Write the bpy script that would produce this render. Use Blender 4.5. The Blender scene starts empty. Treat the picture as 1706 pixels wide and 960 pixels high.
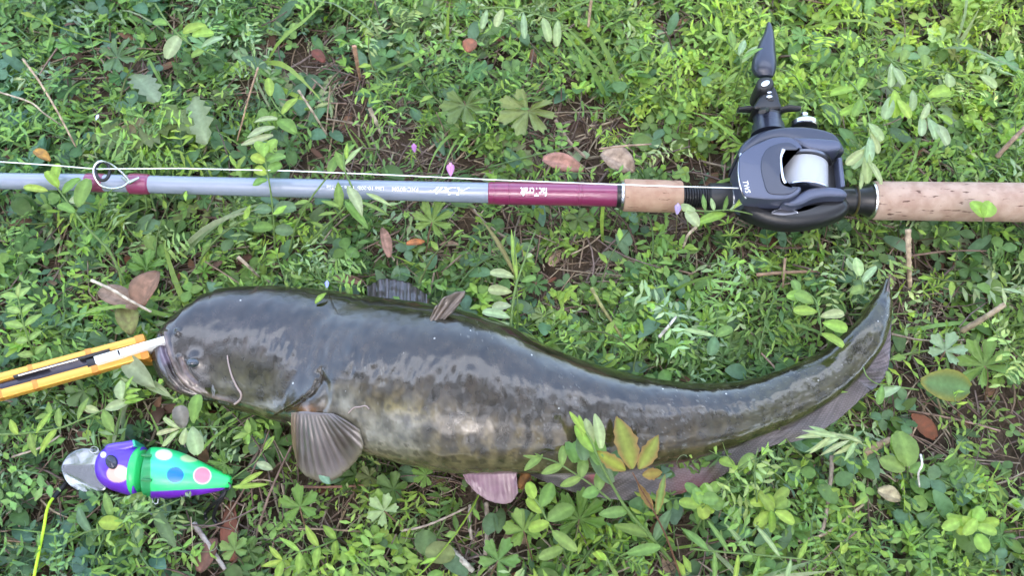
import bpy, bmesh, math, random
import numpy as np
from mathutils import Vector, Matrix, noise as mnoise

random.seed(7)
rng = np.random.default_rng(11)
SC = bpy.context.scene
COL = SC.collection
R = math.radians

# ------------------------------------------------------------------ camera, sky, sun, exposure
TILT = R(22.0); DIST = 0.5906; FPX = 853 / math.tan(R(30))
CAM = np.array([0.0, -DIST * math.sin(TILT), DIST * math.cos(TILT)])
FWD = np.array([0.0, math.sin(TILT), -math.cos(TILT)])
RGT = np.array([1.0, 0, 0]); UPV = np.array([0.0, math.cos(TILT), math.sin(TILT)])
cd = bpy.data.cameras.new('camera'); cam = bpy.data.objects.new('camera', cd); COL.objects.link(cam)
cam.location = CAM; cam.rotation_euler = (TILT, 0, 0)
cd.sensor_width = 36; cd.lens = 18 / math.tan(R(30)); cd.clip_start = 0.01; cd.clip_end = 500
cd.dof.use_dof = True; cd.dof.focus_distance = 0.55; cd.dof.aperture_fstop = 9.0
SC.camera = cam

SUN_EL, SUN_AZ = 56.0, 180.0      # degrees; azimuth measured from +Y (top of the picture) towards +X
w = bpy.data.worlds.new('World'); SC.world = w; w.use_nodes = True
nt = w.node_tree; bg = nt.nodes['Background']
sky = nt.nodes.new('ShaderNodeTexSky'); sky.sky_type = 'NISHITA'; sky.sun_disc = False
sky.sun_elevation = R(SUN_EL); sky.sun_rotation = R(SUN_AZ)
sky.air_density = 1.0; sky.dust_density = 1.5; sky.ozone_density = 1.2
hs = nt.nodes.new('ShaderNodeHueSaturation'); hs.inputs['Saturation'].default_value = 0.82
nt.links.new(sky.outputs[0], hs.inputs['Color']); nt.links.new(hs.outputs[0], bg.inputs[0])
bg.inputs[1].default_value = 0.15
sl = bpy.data.lights.new('sun', 'SUN'); so = bpy.data.objects.new('sun', sl); COL.objects.link(so)
sl.energy = 0.9; sl.angle = R(130); sl.color = (1, .97, .93)
sd = Vector((math.sin(R(SUN_AZ)) * math.cos(R(SUN_EL)), math.cos(R(SUN_AZ)) * math.cos(R(SUN_EL)), math.sin(R(SUN_EL))))
so.rotation_euler = sd.to_track_quat('Z', 'Y').to_euler(); so.location = (0, 3, 6)
SC.view_settings.view_transform = 'Standard'; SC.view_settings.look = 'None'
SC.view_settings.exposure = 2.85; SC.view_settings.gamma = 1
SC.cycles.max_bounces = 8

# ------------------------------------------------------------------ helpers
def P(px, py, z=0.0):
    """world point at height z on the sight line of photo pixel (px, py)"""
    px = np.asarray(px, float); py = np.asarray(py, float); z = np.asarray(z, float)
    d = FPX * FWD + (px - 853)[..., None] * RGT + (480 - py)[..., None] * UPV
    k = (z - CAM[2]) / d[..., 2]
    return CAM + d * k[..., None]
def proj(V):
    q = V - CAM; dep = q @ FWD
    return 853 + FPX * (q @ RGT) / dep, 480 - FPX * (q @ UPV) / dep
def mpp(p):                       # metres per photo pixel at point p
    return float((np.asarray(p) - CAM) @ FWD) / FPX

def catmull(pts, n):
    pts = np.asarray(pts, float)
    p = np.vstack([2 * pts[0] - pts[1], pts, 2 * pts[-1] - pts[-2]])
    seg = np.linalg.norm(np.diff(pts[:, :2], axis=0), axis=1) + 1e-9
    cum = np.concatenate([[0], np.cumsum(seg)])
    s = np.linspace(0, cum[-1], n)
    i = np.clip(np.searchsorted(cum, s, side='right') - 1, 0, len(pts) - 2)
    t = ((s - cum[i]) / seg[i])[:, None]
    a, b, c, d = p[i], p[i + 1], p[i + 2], p[i + 3]
    return .5 * ((2 * b) + (-a + c) * t + (2 * a - 5 * b + 4 * c - d) * t * t + (-a + 3 * b - 3 * c + d) * t ** 3)

def hash3(ix, iy, iz, seed):
    n = (ix * 374761393 + iy * 668265263 + iz * 2147483647 + seed * 1274126177) & 0xffffffff
    n = ((n ^ (n >> 13)) * 1274126177) & 0xffffffff
    n = (n ^ (n >> 16)) & 0xffffff
    return n / float(0xffffff)
def vnoise(Q, seed=0):
    Q = np.asarray(Q, float)
    if Q.shape[-1] == 2: Q = np.concatenate([Q, np.zeros(Q.shape[:-1] + (1,))], -1)
    i = np.floor(Q).astype(np.int64); f = Q - i; f = f * f * (3 - 2 * f)
    r = 0
    for dx in (0, 1):
        for dy in (0, 1):
            for dz in (0, 1):
                wgt = (f[..., 0] if dx else 1 - f[..., 0]) * (f[..., 1] if dy else 1 - f[..., 1]) * (f[..., 2] if dz else 1 - f[..., 2])
                r = r + wgt * hash3(i[..., 0] + dx, i[..., 1] + dy, i[..., 2] + dz, seed)
    return r
def fbm(Q, oct=4, seed=0):
    Q = np.asarray(Q, float); r = 0; a = .5; tot = 0
    for k in range(oct):
        r = r + a * vnoise(Q * 2 ** k + 17.3 * k, seed + k); tot += a; a *= .5
    return r / tot
def sstep(a, b, x):
    t = np.clip((np.asarray(x, float) - a) / (b - a), 0, 1); return t * t * (3 - 2 * t)
def mixc(a, b, t):
    return a * (1 - t[..., None]) + np.asarray(b) * t[..., None]
def dpoly(X, Y, pts):
    """distance from (X,Y) to polyline, and the parameter along it"""
    best = np.full(X.shape, 1e9); par = np.zeros(X.shape); pts = np.asarray(pts, float); n = len(pts) - 1
    for k in range(n):
        a, b = pts[k], pts[k + 1]; d = b - a; L = d @ d + 1e-12
        t = np.clip(((X - a[0]) * d[0] + (Y - a[1]) * d[1]) / L, 0, 1)
        q = np.hypot(X - a[0] - t * d[0], Y - a[1] - t * d[1])
        m = q < best; best = np.where(m, q, best); par = np.where(m, (k + t) / n, par)
    return best, par

WLOC = {}
def tag(o, label=None, cat=None, group=None, kind=None):
    if label: o['label'] = label
    if cat: o['category'] = cat
    if group: o['group'] = group
    if kind: o['kind'] = kind
    return o
def thing(name, label, cat, loc, group=None):
    o = bpy.data.objects.new(name, None); COL.objects.link(o); o.location = loc
    o.empty_display_size = .01
    WLOC[o] = np.array(loc, float)
    return tag(o, label, cat, group)
def mesh_np(name, V, F, mat, parent=None, C=None, smooth=True, label=None):
    """F: (m,3) or (m,4) array or list of tuples; C: per-vertex rgb"""
    V = np.asarray(V, float)
    off = WLOC[parent] if parent is not None else np.zeros(3)
    me = bpy.data.meshes.new(name)
    if isinstance(F, np.ndarray):
        k = F.shape[1]
        me.vertices.add(len(V)); me.vertices.foreach_set('co', (V - off).astype(np.float32).ravel())
        me.loops.add(F.size); me.loops.foreach_set('vertex_index', F.astype(np.int32).ravel())
        me.polygons.add(len(F)); me.polygons.foreach_set('loop_start', np.arange(0, F.size, k, dtype=np.int32))
        me.update(calc_edges=True); me.validate()
    else:
        me.from_pydata([tuple(v) for v in (V - off)], [], [tuple(int(i) for i in f) for f in F]); me.update()
    if C is not None:
        a = me.color_attributes.new('Col', 'FLOAT_COLOR', 'POINT')
        c4 = np.ones((len(V), 4), np.float32); c4[:, :3] = C
        a.data.foreach_set('color', c4.ravel())
    if smooth: me.polygons.foreach_set('use_smooth', np.ones(len(me.polygons), bool))
    me.materials.append(mat)
    o = bpy.data.objects.new(name, me); COL.objects.link(o)
    if parent is not None: o.parent = parent
    WLOC[o] = off
    if label: o['label'] = label
    return o
def autosmooth(o, deg=35):
    bm = bmesh.new(); bm.from_mesh(o.data); bmesh.ops.recalc_face_normals(bm, faces=bm.faces)
    for e in bm.edges:
        if len(e.link_faces) == 2 and e.calc_face_angle(0) > R(deg): e.smooth = False
    bm.to_mesh(o.data); bm.free(); return o

def tube_vf(path, rad, n=16, caps=True, flat=1.0, up=(0, 0, 1)):
    """swept tube: path (k,3), rad scalar or (k,)"""
    path = np.asarray(path, float); k = len(path); rad = np.broadcast_to(np.asarray(rad, float), (k,))
    T = np.gradient(path, axis=0); T /= np.linalg.norm(T, axis=1)[:, None] + 1e-12
    up = np.array(up, float)
    N = np.cross(T, up); bad = np.linalg.norm(N, axis=1) < 1e-3; N[bad] = np.cross(T[bad], [0, 1, .01])
    N /= np.linalg.norm(N, axis=1)[:, None]; B = np.cross(N, T)
    a = np.linspace(0, 2 * math.pi, n, endpoint=False)
    V = path[:, None] + rad[:, None, None] * (np.cos(a)[None, :, None] * N[:, None] + flat * np.sin(a)[None, :, None] * B[:, None])
    V = V.reshape(-1, 3)
    i = np.arange(k - 1)[:, None] * n; j = np.arange(n)[None]; j2 = (j + 1) % n
    F = np.stack([i + j, i + j2, i + n + j2, i + n + j], -1).reshape(-1, 4)
    F = [tuple(f) for f in F.tolist()]
    if caps: F.append(tuple(range(n - 1, -1, -1))); F.append(tuple((k - 1) * n + q for q in range(n)))
    return V, F
def tube(name, path, rad, mat, parent=None, n=16, flat=1.0, C=None, smooth=True, up=(0, 0, 1)):
    V, F = tube_vf(path, rad, n, True, flat, up)
    o = mesh_np(name, V, F, mat, parent, C, smooth); autosmooth(o, 40); return o
def profile(name, A, B, prof, mat, parent=None, n=40, up=(0, 0, 1)):
    """turned piece on the axis A->B; prof = [(fraction, radius)...]"""
    A = np.array(A, float); B = np.array(B, float)
    f = np.array([p[0] for p in prof]); r = np.array([p[1] for p in prof])
    path = A + (B - A) * f[:, None]
    # steps with equal fraction: nudge and use the constant axis
    ax = (B - A) / np.linalg.norm(B - A); N = np.cross(ax, up); N /= np.linalg.norm(N); Bn = np.cross(N, ax)
    a = np.linspace(0, 2 * math.pi, n, endpoint=False); k = len(f)
    V = (path[:, None] + r[:, None, None] * (np.cos(a)[None, :, None] * N + np.sin(a)[None, :, None] * Bn)).reshape(-1, 3)
    F = []
    for i in range(k - 1):
        for j in range(n):
            F.append((i * n + j, i * n + (j + 1) % n, (i + 1) * n + (j + 1) % n, (i + 1) * n + j))
    F.append(tuple(range(n - 1, -1, -1))); F.append(tuple((k - 1) * n + q for q in range(n)))
    o = mesh_np(name, V, F, mat, parent); autosmooth(o, 30); return o
def join_vf(parts):
    VV, FF, n = [], [], 0
    for V, F in parts:
        VV.append(np.asarray(V)); FF += [tuple(i + n for i in f) for f in F]; n += len(V)
    return np.vstack(VV), FF
def pillow(name, outline, z0, z1, bev, mat, parent=None, dome=0.0, n=90, closed_smooth=True, rings=5, zfun=None):
    """solid slab from a photo outline read at height z1, with a rounded rim of radius bev (m) and a domed top"""
    o = np.asarray(outline, float)
    if closed_smooth:
        q = np.vstack([o[-2:], o, o[:3]]); c = catmull(q, 600)
        d0 = np.argmin(np.hypot(*(c[:300] - o[0]).T)); d1 = 300 + np.argmin(np.hypot(*(c[300:] - o[0]).T))
        c = c[d0:d1]; o = c[np.linspace(0, len(c) - 1, n, endpoint=False).astype(int)]
    W = P(o[:, 0], o[:, 1], z1)[:, :2]
    area = .5 * np.sum(W[:, 0] * np.roll(W[:, 1], -1) - np.roll(W[:, 0], -1) * W[:, 1])
    if area < 0: W = W[::-1]
    m = len(W); T = np.roll(W, -1, 0) - np.roll(W, 1, 0); T /= np.linalg.norm(T, axis=1)[:, None] + 1e-12
    Nn = np.stack([-T[:, 1], T[:, 0]], 1)          # inward
    V = []; zt = zfun(W) if zfun else np.zeros(m)
    V.append(np.column_stack([W, np.full(m, z0)]))
    for k in range(rings + 1):
        a = k / rings * math.pi / 2
        Q = W + Nn * bev * (1 - math.cos(a)); V.append(np.column_stack([Q, np.full(m, z1 - bev + bev * math.sin(a))]))
    if dome:
        ce = Q.mean(0)
        for k in range(1, 6):
            f = 1 - k / 5.5; V.append(np.column_stack([ce + (Q - ce) * f, np.full(m, z1 + dome * (1 - f * f))]))
        rings += 5
    V = np.vstack(V); F = []
    for k in range(rings + 1):
        for j in range(m): F.append((k * m + j, k * m + (j + 1) % m, (k + 1) * m + (j + 1) % m, (k + 1) * m + j))
    bm = bmesh.new(); vs = [bm.verts.new(v) for v in V]
    for f in F: bm.faces.new([vs[i] for i in f])
    bot = bm.faces.new([vs[j] for j in range(m - 1, -1, -1)])
    top = bm.faces.new([vs[(rings + 1) * m + j] for j in range(m)])
    bmesh.ops.triangulate(bm, faces=[f for f in bm.faces if len(f.verts) > 4])
    me = bpy.data.meshes.new(name); off = WLOC[parent] if parent is not None else np.zeros(3)
    for v in bm.verts: v.co -= Vector(off)
    bmesh.ops.recalc_face_normals(bm, faces=bm.faces)
    for e in bm.edges:
        if len(e.link_faces) == 2 and e.calc_face_angle(0) > R(38): e.smooth = False
    for f in bm.faces: f.smooth = True
    bm.to_mesh(me); bm.free(); me.materials.append(mat)
    ob = bpy.data.objects.new(name, me); COL.objects.link(ob)
    if parent is not None: ob.parent = parent
    WLOC[ob] = off; return ob
def text_vf(s, size, shear=0.0, spacing=1.0):
    c = bpy.data.curves.new('t', 'FONT'); c.body = s; c.size = size; c.shear = shear; c.space_character = spacing
    c.align_x = 'CENTER'; c.align_y = 'CENTER'; c.resolution_u = 3; c.offset = size * .012
    o = bpy.data.objects.new('t', c); COL.objects.link(o); dg = bpy.context.evaluated_depsgraph_get()
    me = o.evaluated_get(dg).to_mesh()
    V = np.array([v.co[:] for v in me.vertices]); F = [tuple(p.vertices) for p in me.polygons]
    o.evaluated_get(dg).to_mesh_clear(); bpy.data.objects.remove(o); bpy.data.curves.remove(c)
    return V, F

# ------------------------------------------------------------------ materials
def mat(name, col=(.5, .5, .5), rough=.5, metal=0.0, spec=.5, coat=0.0, attr=False, noise=None, bump=None, ior=1.5, sss=0):
    m = bpy.data.materials.new(name); m.use_nodes = True; n = m.node_tree; b = n.nodes['Principled BSDF']
    b.inputs['Base Color'].default_value = (*col, 1); b.inputs['Roughness'].default_value = rough
    b.inputs['Metallic'].default_value = metal; b.inputs['Specular IOR Level'].default_value = spec
    b.inputs['Coat Weight'].default_value = coat; b.inputs['Coat Roughness'].default_value = .05; b.inputs['IOR'].default_value = ior
    tc = n.nodes.new('ShaderNodeTexCoord'); src = None
    if attr:
        a = n.nodes.new('ShaderNodeVertexColor'); a.layer_name = 'Col'; src = a.outputs[0]
    if noise:                       # (scale, col2, amount)
        sc, c2, am = noise
        t = n.nodes.new('ShaderNodeTexNoise'); t.inputs['Scale'].default_value = sc; t.inputs['Detail'].default_value = 6
        n.links.new(tc.outputs['Object'], t.inputs['Vector'])
        r = n.nodes.new('ShaderNodeMapRange'); r.inputs[1].default_value = .35; r.inputs[2].default_value = .65; r.inputs[4].default_value = am
        n.links.new(t.outputs[0], r.inputs[0])
        x = n.nodes.new('ShaderNodeMix'); x.data_type = 'RGBA'; n.links.new(r.outputs[0], x.inputs[0])
        if src: n.links.new(src, x.inputs[6])
        else: x.inputs[6].default_value = (*col, 1)
        x.inputs[7].default_value = (*c2, 1); src = x.outputs[2]
    if src: n.links.new(src, b.inputs['Base Color'])
    if bump:                        # (scale, strength, distance)
        t = n.nodes.new('ShaderNodeTexNoise'); t.inputs['Scale'].default_value = bump[0]; t.inputs['Detail'].default_value = 4
        n.links.new(tc.outputs['Object'], t.inputs['Vector'])
        bn = n.nodes.new('ShaderNodeBump'); bn.inputs['Strength'].default_value = bump[1]; bn.inputs['Distance'].default_value = bump[2]
        n.links.new(t.outputs[0], bn.inputs['Height']); n.links.new(bn.outputs[0], b.inputs['Normal'])
    return m
def leaf_mat(name, trans=.38, rough=.46, spec=.4):
    m = mat(name, attr=True, rough=rough, spec=spec, bump=(900, .25, .0006)); n = m.node_tree; b = n.nodes['Principled BSDF']
    out = [x for x in n.nodes if x.type == 'OUTPUT_MATERIAL'][0]
    tr = n.nodes.new('ShaderNodeBsdfTranslucent'); a = [x for x in n.nodes if x.type == 'VERTEX_COLOR'][0]
    g = n.nodes.new('ShaderNodeMix'); g.data_type = 'RGBA'; g.blend_type = 'MULTIPLY'; g.inputs[0].default_value = 1
    n.links.new(a.outputs[0], g.inputs[6]); g.inputs[7].default_value = (1.5, 1.5, .7, 1)
    n.links.new(g.outputs[2], tr.inputs[0])
    mx = n.nodes.new('ShaderNodeMixShader'); mx.inputs[0].default_value = trans
    n.links.new(b.outputs[0], mx.inputs[1]); n.links.new(tr.outputs[0], mx.inputs[2]); n.links.new(mx.outputs[0], out.inputs[0])
    # mottling of the leaf blade
    t = n.nodes.new('ShaderNodeTexNoise'); t.inputs['Scale'].default_value = 420; t.inputs['Detail'].default_value = 3
    tc = [x for x in n.nodes if x.type == 'TEX_COORD'][0]; n.links.new(tc.outputs['Object'], t.inputs['Vector'])
    r = n.nodes.new('ShaderNodeMapRange'); r.inputs[1].default_value = .3; r.inputs[2].default_value = .7; r.inputs[3].default_value = .78; r.inputs[4].default_value = 1.2
    n.links.new(t.outputs[0], r.inputs[0])
    mm = n.nodes.new('ShaderNodeMix'); mm.data_type = 'RGBA'; mm.blend_type = 'MULTIPLY'; mm.inputs[0].default_value = 1
    n.links.new(a.outputs[0], mm.inputs[6]); n.links.new(r.outputs[0], mm.inputs[7]); n.links.new(mm.outputs[2], b.inputs['Base Color'])
    return m
M = {}
M['leaf'] = leaf_mat('leaf')
M['drygrass'] = mat('dry_straw', attr=True, noise=(260, (.10, .065, .045), .6), rough=.75, spec=.2, bump=(600, .4, .0006))
M['soil'] = mat('soil', (.055, .040, .030), rough=.95, spec=.15, noise=(60, (.13, .095, .07), 1), bump=(220, 1.0, .004))
M['blank'] = mat('rod_blank', (.25, .285, .36), rough=.22, coat=.8, spec=.5)
M['wrap'] = mat('maroon_wrap', (.22, .022, .085), rough=.3, coat=1.0, bump=(300, .12, .001))
M['cork'] = mat('cork', (.46, .27, .17), rough=.72, spec=.25, bump=(900, .35, .0008))
M['corkgrey'] = mat('worn_cork', (.42, .29, .25), rough=.75, spec=.25, bump=(900, .35, .0008))
M['white'] = mat('white_print', (.85, .85, .85), rough=.4)
M['line'] = mat('white_line', (.85, .87, .85), rough=.45)
M['blk'] = mat('black_plastic', (.012, .012, .014), rough=.3, spec=.5)
M['blkm'] = mat('matt_black', (.018, .018, .02), rough=.5)
M['slate'] = mat('slate_paint', (.060, .070, .115), rough=.36, metal=.25, coat=.35, noise=(3000, (.085, .095, .145), .6))
M['slate2'] = mat('dark_slate_paint', (.032, .037, .060), rough=.36, metal=.2, coat=.4)
M['silver'] = mat('silver', (.72, .72, .74), rough=.24, metal=1)
M['dsteel'] = mat('dark_steel', (.18, .18, .2), rough=.3, metal=1)
M['gold'] = mat('gold_ring', (.6, .45, .28), rough=.3, metal=1)
M['spoolline'] = mat('wound_line', (.74, .76, .78), rough=.5, spec=.4)
M['pink'] = mat('petal', attr=True, rough=.6, spec=.2)
def cork_nodes(m, base, dark, red):
    n = m.node_tree; b = n.nodes['Principled BSDF']; tc = [x for x in n.nodes if x.type == 'TEX_COORD'][0]
    mp = n.nodes.new('ShaderNodeMapping'); mp.inputs['Scale'].default_value = (110, 520, 520); n.links.new(tc.outputs['Object'], mp.inputs[0])
    t = n.nodes.new('ShaderNodeTexNoise'); t.inputs['Scale'].default_value = 1; t.inputs['Detail'].default_value = 3; n.links.new(mp.outputs[0], t.inputs[0])
    r = n.nodes.new('ShaderNodeMapRange'); r.inputs[1].default_value = .63; r.inputs[2].default_value = .69; n.links.new(t.outputs[0], r.inputs[0])
    t2 = n.nodes.new('ShaderNodeTexNoise'); t2.inputs['Scale'].default_value = 130; t2.inputs['Detail'].default_value = 6; n.links.new(tc.outputs['Object'], t2.inputs[0])
    r2 = n.nodes.new('ShaderNodeMapRange'); r2.inputs[1].default_value = .38; r2.inputs[2].default_value = .62; n.links.new(t2.outputs[0], r2.inputs[0])
    x = n.nodes.new('ShaderNodeMix'); x.data_type = 'RGBA'; x.inputs[6].default_value = (*base, 1); x.inputs[7].default_value = (*red, 1); n.links.new(r2.outputs[0], x.inputs[0])
    y = n.nodes.new('ShaderNodeMix'); y.data_type = 'RGBA'; y.inputs[7].default_value = (*dark, 1); n.links.new(x.outputs[2], y.inputs[6])
    n.links.new(r.outputs[0], y.inputs[0]); n.links.new(y.outputs[2], b.inputs['Base Color'])
cork_nodes(M['cork'], (.44, .29, .20), (.10, .05, .035), (.37, .22, .15))
cork_nodes(M['corkgrey'], (.46, .33, .255), (.10, .05, .04), (.37, .245, .185))
def stripes(m, scale, lo, hi, col, col2, axis='X'):
    n = m.node_tree; b = n.nodes['Principled BSDF']; tc = [x for x in n.nodes if x.type == 'TEX_COORD'][0]
    wv = n.nodes.new('ShaderNodeTexWave'); wv.bands_direction = axis; wv.inputs['Scale'].default_value = scale; wv.inputs['Distortion'].default_value = .6
    n.links.new(tc.outputs['Object'], wv.inputs[0])
    x = n.nodes.new('ShaderNodeMix'); x.data_type = 'RGBA'; x.inputs[6].default_value = (*col, 1); x.inputs[7].default_value = (*col2, 1)
    n.links.new(wv.outputs[0], x.inputs[0]); n.links.new(x.outputs[2], b.inputs['Base Color'])
    bn = n.nodes.new('ShaderNodeBump'); bn.inputs['Strength'].default_value = .5; bn.inputs['Distance'].default_value = .0003
    n.links.new(wv.outputs[0], bn.inputs['Height']); n.links.new(bn.outputs[0], b.inputs['Normal'])
stripes(M['spoolline'], 420, 0, 1, (.34, .36, .40), (.56, .57, .59), 'Y')

# footprints of the things lying on the plants: (polyline xy, radii, underside z)
FOOT = []
def foot(pts, rad, zb): FOOT.append((np.asarray(pts, float)[:, :2], np.broadcast_to(np.asarray(rad, float), (len(pts),)), np.broadcast_to(np.asarray(zb, float), (len(pts),))))
def foot_test(X, Y, Z, margin=0.0):
    bad = np.zeros(X.shape, bool)
    for pts, rad, zb in FOOT:
        for k in range(len(pts) - 1):
            a, b = pts[k], pts[k + 1]; d = b - a; L = d @ d + 1e-12
            t = np.clip(((X - a[0]) * d[0] + (Y - a[1]) * d[1]) / L, 0, 1)
            q = np.hypot(X - a[0] - t * d[0], Y - a[1] - t * d[1])
            bad |= (q < rad[k] + (rad[k + 1] - rad[k]) * t + margin) & (Z > zb[k] + (zb[k + 1] - zb[k]) * t)
    return bad

# ------------------------------------------------------------------ ground
def ground():
    xs = np.concatenate([-np.geomspace(200, .9, 22), np.linspace(-.85, .85, 171), np.geomspace(.9, 200, 22)])
    ys = np.concatenate([-np.geomspace(200, .72, 22), np.linspace(-.7, .8, 151), np.geomspace(.85, 200, 22)])
    X, Y = np.meshgrid(xs, ys); n, m = X.shape
    Q = np.stack([X, Y], -1)
    near = np.exp(-(np.hypot(X, Y) / 1.5) ** 2)
    Z = (fbm(Q * 14, 4, 3) - .5) * .012 * near + (fbm(Q * 60, 3, 5) - .5) * .006 * near - .003
    V = np.stack([X, Y, Z], -1).reshape(-1, 3)
    i = (np.arange(n - 1)[:, None] * m + np.arange(m - 1)[None]).ravel()
    F = np.stack([i, i + 1, i + m + 1, i + m], 1)
    o = mesh_np('ground', V, F, M['soil']); tag(o, kind='structure')
ground()

# ------------------------------------------------------------------ the catfish
SP = np.array([  # px, py, half width px, thickness ratio
 (263, 563, 3, .9), (266, 564, 19, .8), (272, 566, 36, .68), (282, 569, 53, .60), (298, 573, 69, .56), (320, 576, 83, .50), (350, 576, 93, .46), (385, 575, 101, .45),
 (450, 582, 109, .46), (520, 594, 117, .50), (600, 617, 127, .57), (700, 639, 133, .64), (800, 661, 127, .70), (900, 683, 105, .74), (1000, 700, 87, .78),
 (1100, 704, 71, .8), (1200, 694, 55, .8), (1280, 672, 45, .8), (1350, 640, 40, .8), (1403, 606, 35, .8), (1442, 564, 30, .8), (1463, 524, 21, .8), (1473, 492, 11, .8), (1478, 464, 3, .8)])
def fish():
    nr, na = 620, 200
    hw_m = SP[:, 2] * .0004 * .93
    zc = hw_m * SP[:, 3] + np.interp(SP[:, 0], [263, 500, 1000, 1300, 1400, 1479], [.020, .010, .010, .013, .020, .034])
    zc[:11] = (.0300, .0300, .0300, .0300, .0295, .0290, .0285, .0285, .0290, .0315, .0365)
    C3 = P(SP[:, 0], SP[:, 1], zc)
    A = np.array([SP[i, 2] * mpp(C3[i]) for i in range(len(SP))]) * 1.03
    S = catmull(np.column_stack([C3, A, A * SP[:, 3]]), nr)
    # denser sampling at the snout
    C3s, As, Bs = S[:, :3], np.maximum(S[:, 3], .0003), np.maximum(S[:, 4], .0003)
    T = np.gradient(C3s, axis=0); T[:, 2] *= .3; T /= np.linalg.norm(T, axis=1)[:, None]
    N = np.cross([0, 0, 1.0], T); N /= np.linalg.norm(N, axis=1)[:, None]      # towards the back of the fish (up in the photo)
    Bv = np.cross(T, N)
    th = np.linspace(0, 2 * math.pi, na, endpoint=False)
    cs, sn = np.cos(th), np.sin(th); e = 2 / 2.15
    cx = np.sign(cs) * np.abs(cs) ** e; sx = np.sign(sn) * np.abs(sn) ** e
    V = C3s[:, None] + As[:, None, None] * cx[None, :, None] * N[:, None] + Bs[:, None, None] * sx[None, :, None] * Bv[:, None]
    Nrm = (cs / 1)[None, :, None] * N[:, None] / As[:, None, None] + sn[None, :, None] * Bv[:, None] / Bs[:, None, None]
    Nrm /= np.linalg.norm(Nrm, axis=2)[..., None]
    X, Y = proj(V.reshape(-1, 3)); X = X.reshape(nr, na); Y = Y.reshape(nr, na)
    top = sstep(-.15, .2, sn)[None] * np.ones((nr, 1))
    lat = cx[None] * np.ones((nr, 1))                     # +1 back, -1 belly
    Q3 = V
    # --- relief
    D = (fbm(Q3 * 35, 3, 21) - .5) * .0022 + (fbm(Q3 * 160, 3, 22) - .5) * .0004 + (fbm(Q3 * 70, 3, 23) - .5) * .0007
    body = sstep(300, 480, X)
    D = D * (.5 + .5 * body)
    # mouth: lip ridge, slit in front of it, lower jaw behind it
    lip = [(276, 556), (284, 590), (297, 622), (316, 645), (345, 660), (392, 671)]
    dl, pl = dpoly(X, Y, lip)
    D += top * np.exp(-(dl / 4.5) ** 2) * .0022 * (1 - .6 * pl)
    slit = [(268, 560), (275, 590), (287, 622), (306, 648), (338, 665), (380, 676)]
    ds, ps = dpoly(X, Y, slit)
    D -= top * np.exp(-(ds / 3.2) ** 2) * .0035 * (1 - .5 * ps)
    fold = [(305, 600), (314, 622), (328, 636)]
    df, _ = dpoly(X, Y, fold); D -= top * np.exp(-(df / 2.6) ** 2) * .0012
    D += top * np.exp(-(dpoly(X, Y, [(299, 596), (308, 622), (322, 640)])[0] / 4) ** 2) * .001
    # nostril bump, eye socket
    D += top * np.exp(-((X - 296) ** 2 + (Y - 553) ** 2) / 18) * .0015
    D += top * np.exp(-((X - 325) ** 2 + (Y - 600) ** 2) / 160) * .0018
    # gill cover edge
    gill = [(524, 626), (532, 640), (518, 655), (492, 672), (462, 690), (445, 700)]
    dg, pg = dpoly(X, Y, gill)
    gx = X - np.interp(Y, [626, 655, 672, 690, 700], [532, 518, 492, 462, 445])
    m = (Y > 612)
    D += top * m * np.where(gx < 0, np.exp(-np.abs(dg) / 12) * .0012, -np.exp(-np.abs(dg) / 10) * .0020)
    # pectoral girdle bulge
    D += top * np.exp(-(((X - 515) / 34) ** 2 + ((Y - 668) / 30) ** 2)) * .0022
    d2, _ = dpoly(X, Y, [(530, 622), (543, 640), (545, 668), (535, 688)])
    D -= top * np.exp(-(d2 / 7) ** 2) * .0012
    # lateral line and belly fold
    d3, _ = dpoly(X, Y, [(560, 622), (700, 652), (820, 668), (940, 680), (1100, 690), (1250, 672), (1380, 608)])
    D -= top * np.exp(-(d3 / 4) ** 2) * .00008
    # skin creases across the flank
    cr = np.sin((X + 14 * fbm(np.stack([X / 60, Y / 60], -1), 3, 31) * 8) / 6.5) * sstep(560, 640, X) * (1 - sstep(1350, 1430, X))
    D += cr * .00006 * sstep(.2, -.3, lat)
    rag = fbm(np.stack([X / 9, Y / 20], -1), 3, 33) - .5
    D += rag * .0009 * np.exp(-((lat + .05) / .22) ** 2) * body
    V = V + Nrm * D[..., None]
    # --- pigment
    n1 = fbm(Q3 * 55, 5, 41); n2 = fbm(Q3 * 190, 4, 42); n3 = fbm(Q3 * 520, 3, 43)
    dark = np.array([.026, .023, .012]); mid = np.array([.042, .031, .020]); lowc = np.array([.150, .112, .052]); pale = np.array([.25, .24, .19]); yel = np.array([.21, .17, .06])
    C = np.broadcast_to(mid, V.shape).copy()
    C = mixc(C, dark, sstep(.15, .75, lat + (n1 - .5) * .5))
    C = mixc(C, (.036, .028, .024), (1 - sstep(420, 560, X)) * .9)       # head browner
    low = sstep(.0, -.75, lat + (n1 - .5) * .7) * sstep(500, 600, X) * (1 - .55 * sstep(950, 1150, X))
    C = mixc(C, lowc, low)
    C = mixc(C, (.14, .12, .065), sstep(-.45, -.95, lat + (n1 - .5) * .5) * sstep(600, 700, X) * (1 - sstep(900, 1050, X)) * .8)
    # dark bars running down the flank
    bx = X + (Y - 640) * .12 + (fbm(np.stack([X / 45, Y / 45], -1), 3, 51) - .5) * 46
    bars = sstep(.1, .9, .5 + .5 * np.sin(bx * 2 * math.pi / 42)) * sstep(590, 660, X) * (1 - .8 * sstep(1000, 1330, X)) * sstep(.75, .1, lat) * sstep(-1.15, -.6, lat)
    C = mixc(C, (.036, .029, .020), np.clip(bars * (.6 + .6 * n2), 0, 1))
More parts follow.
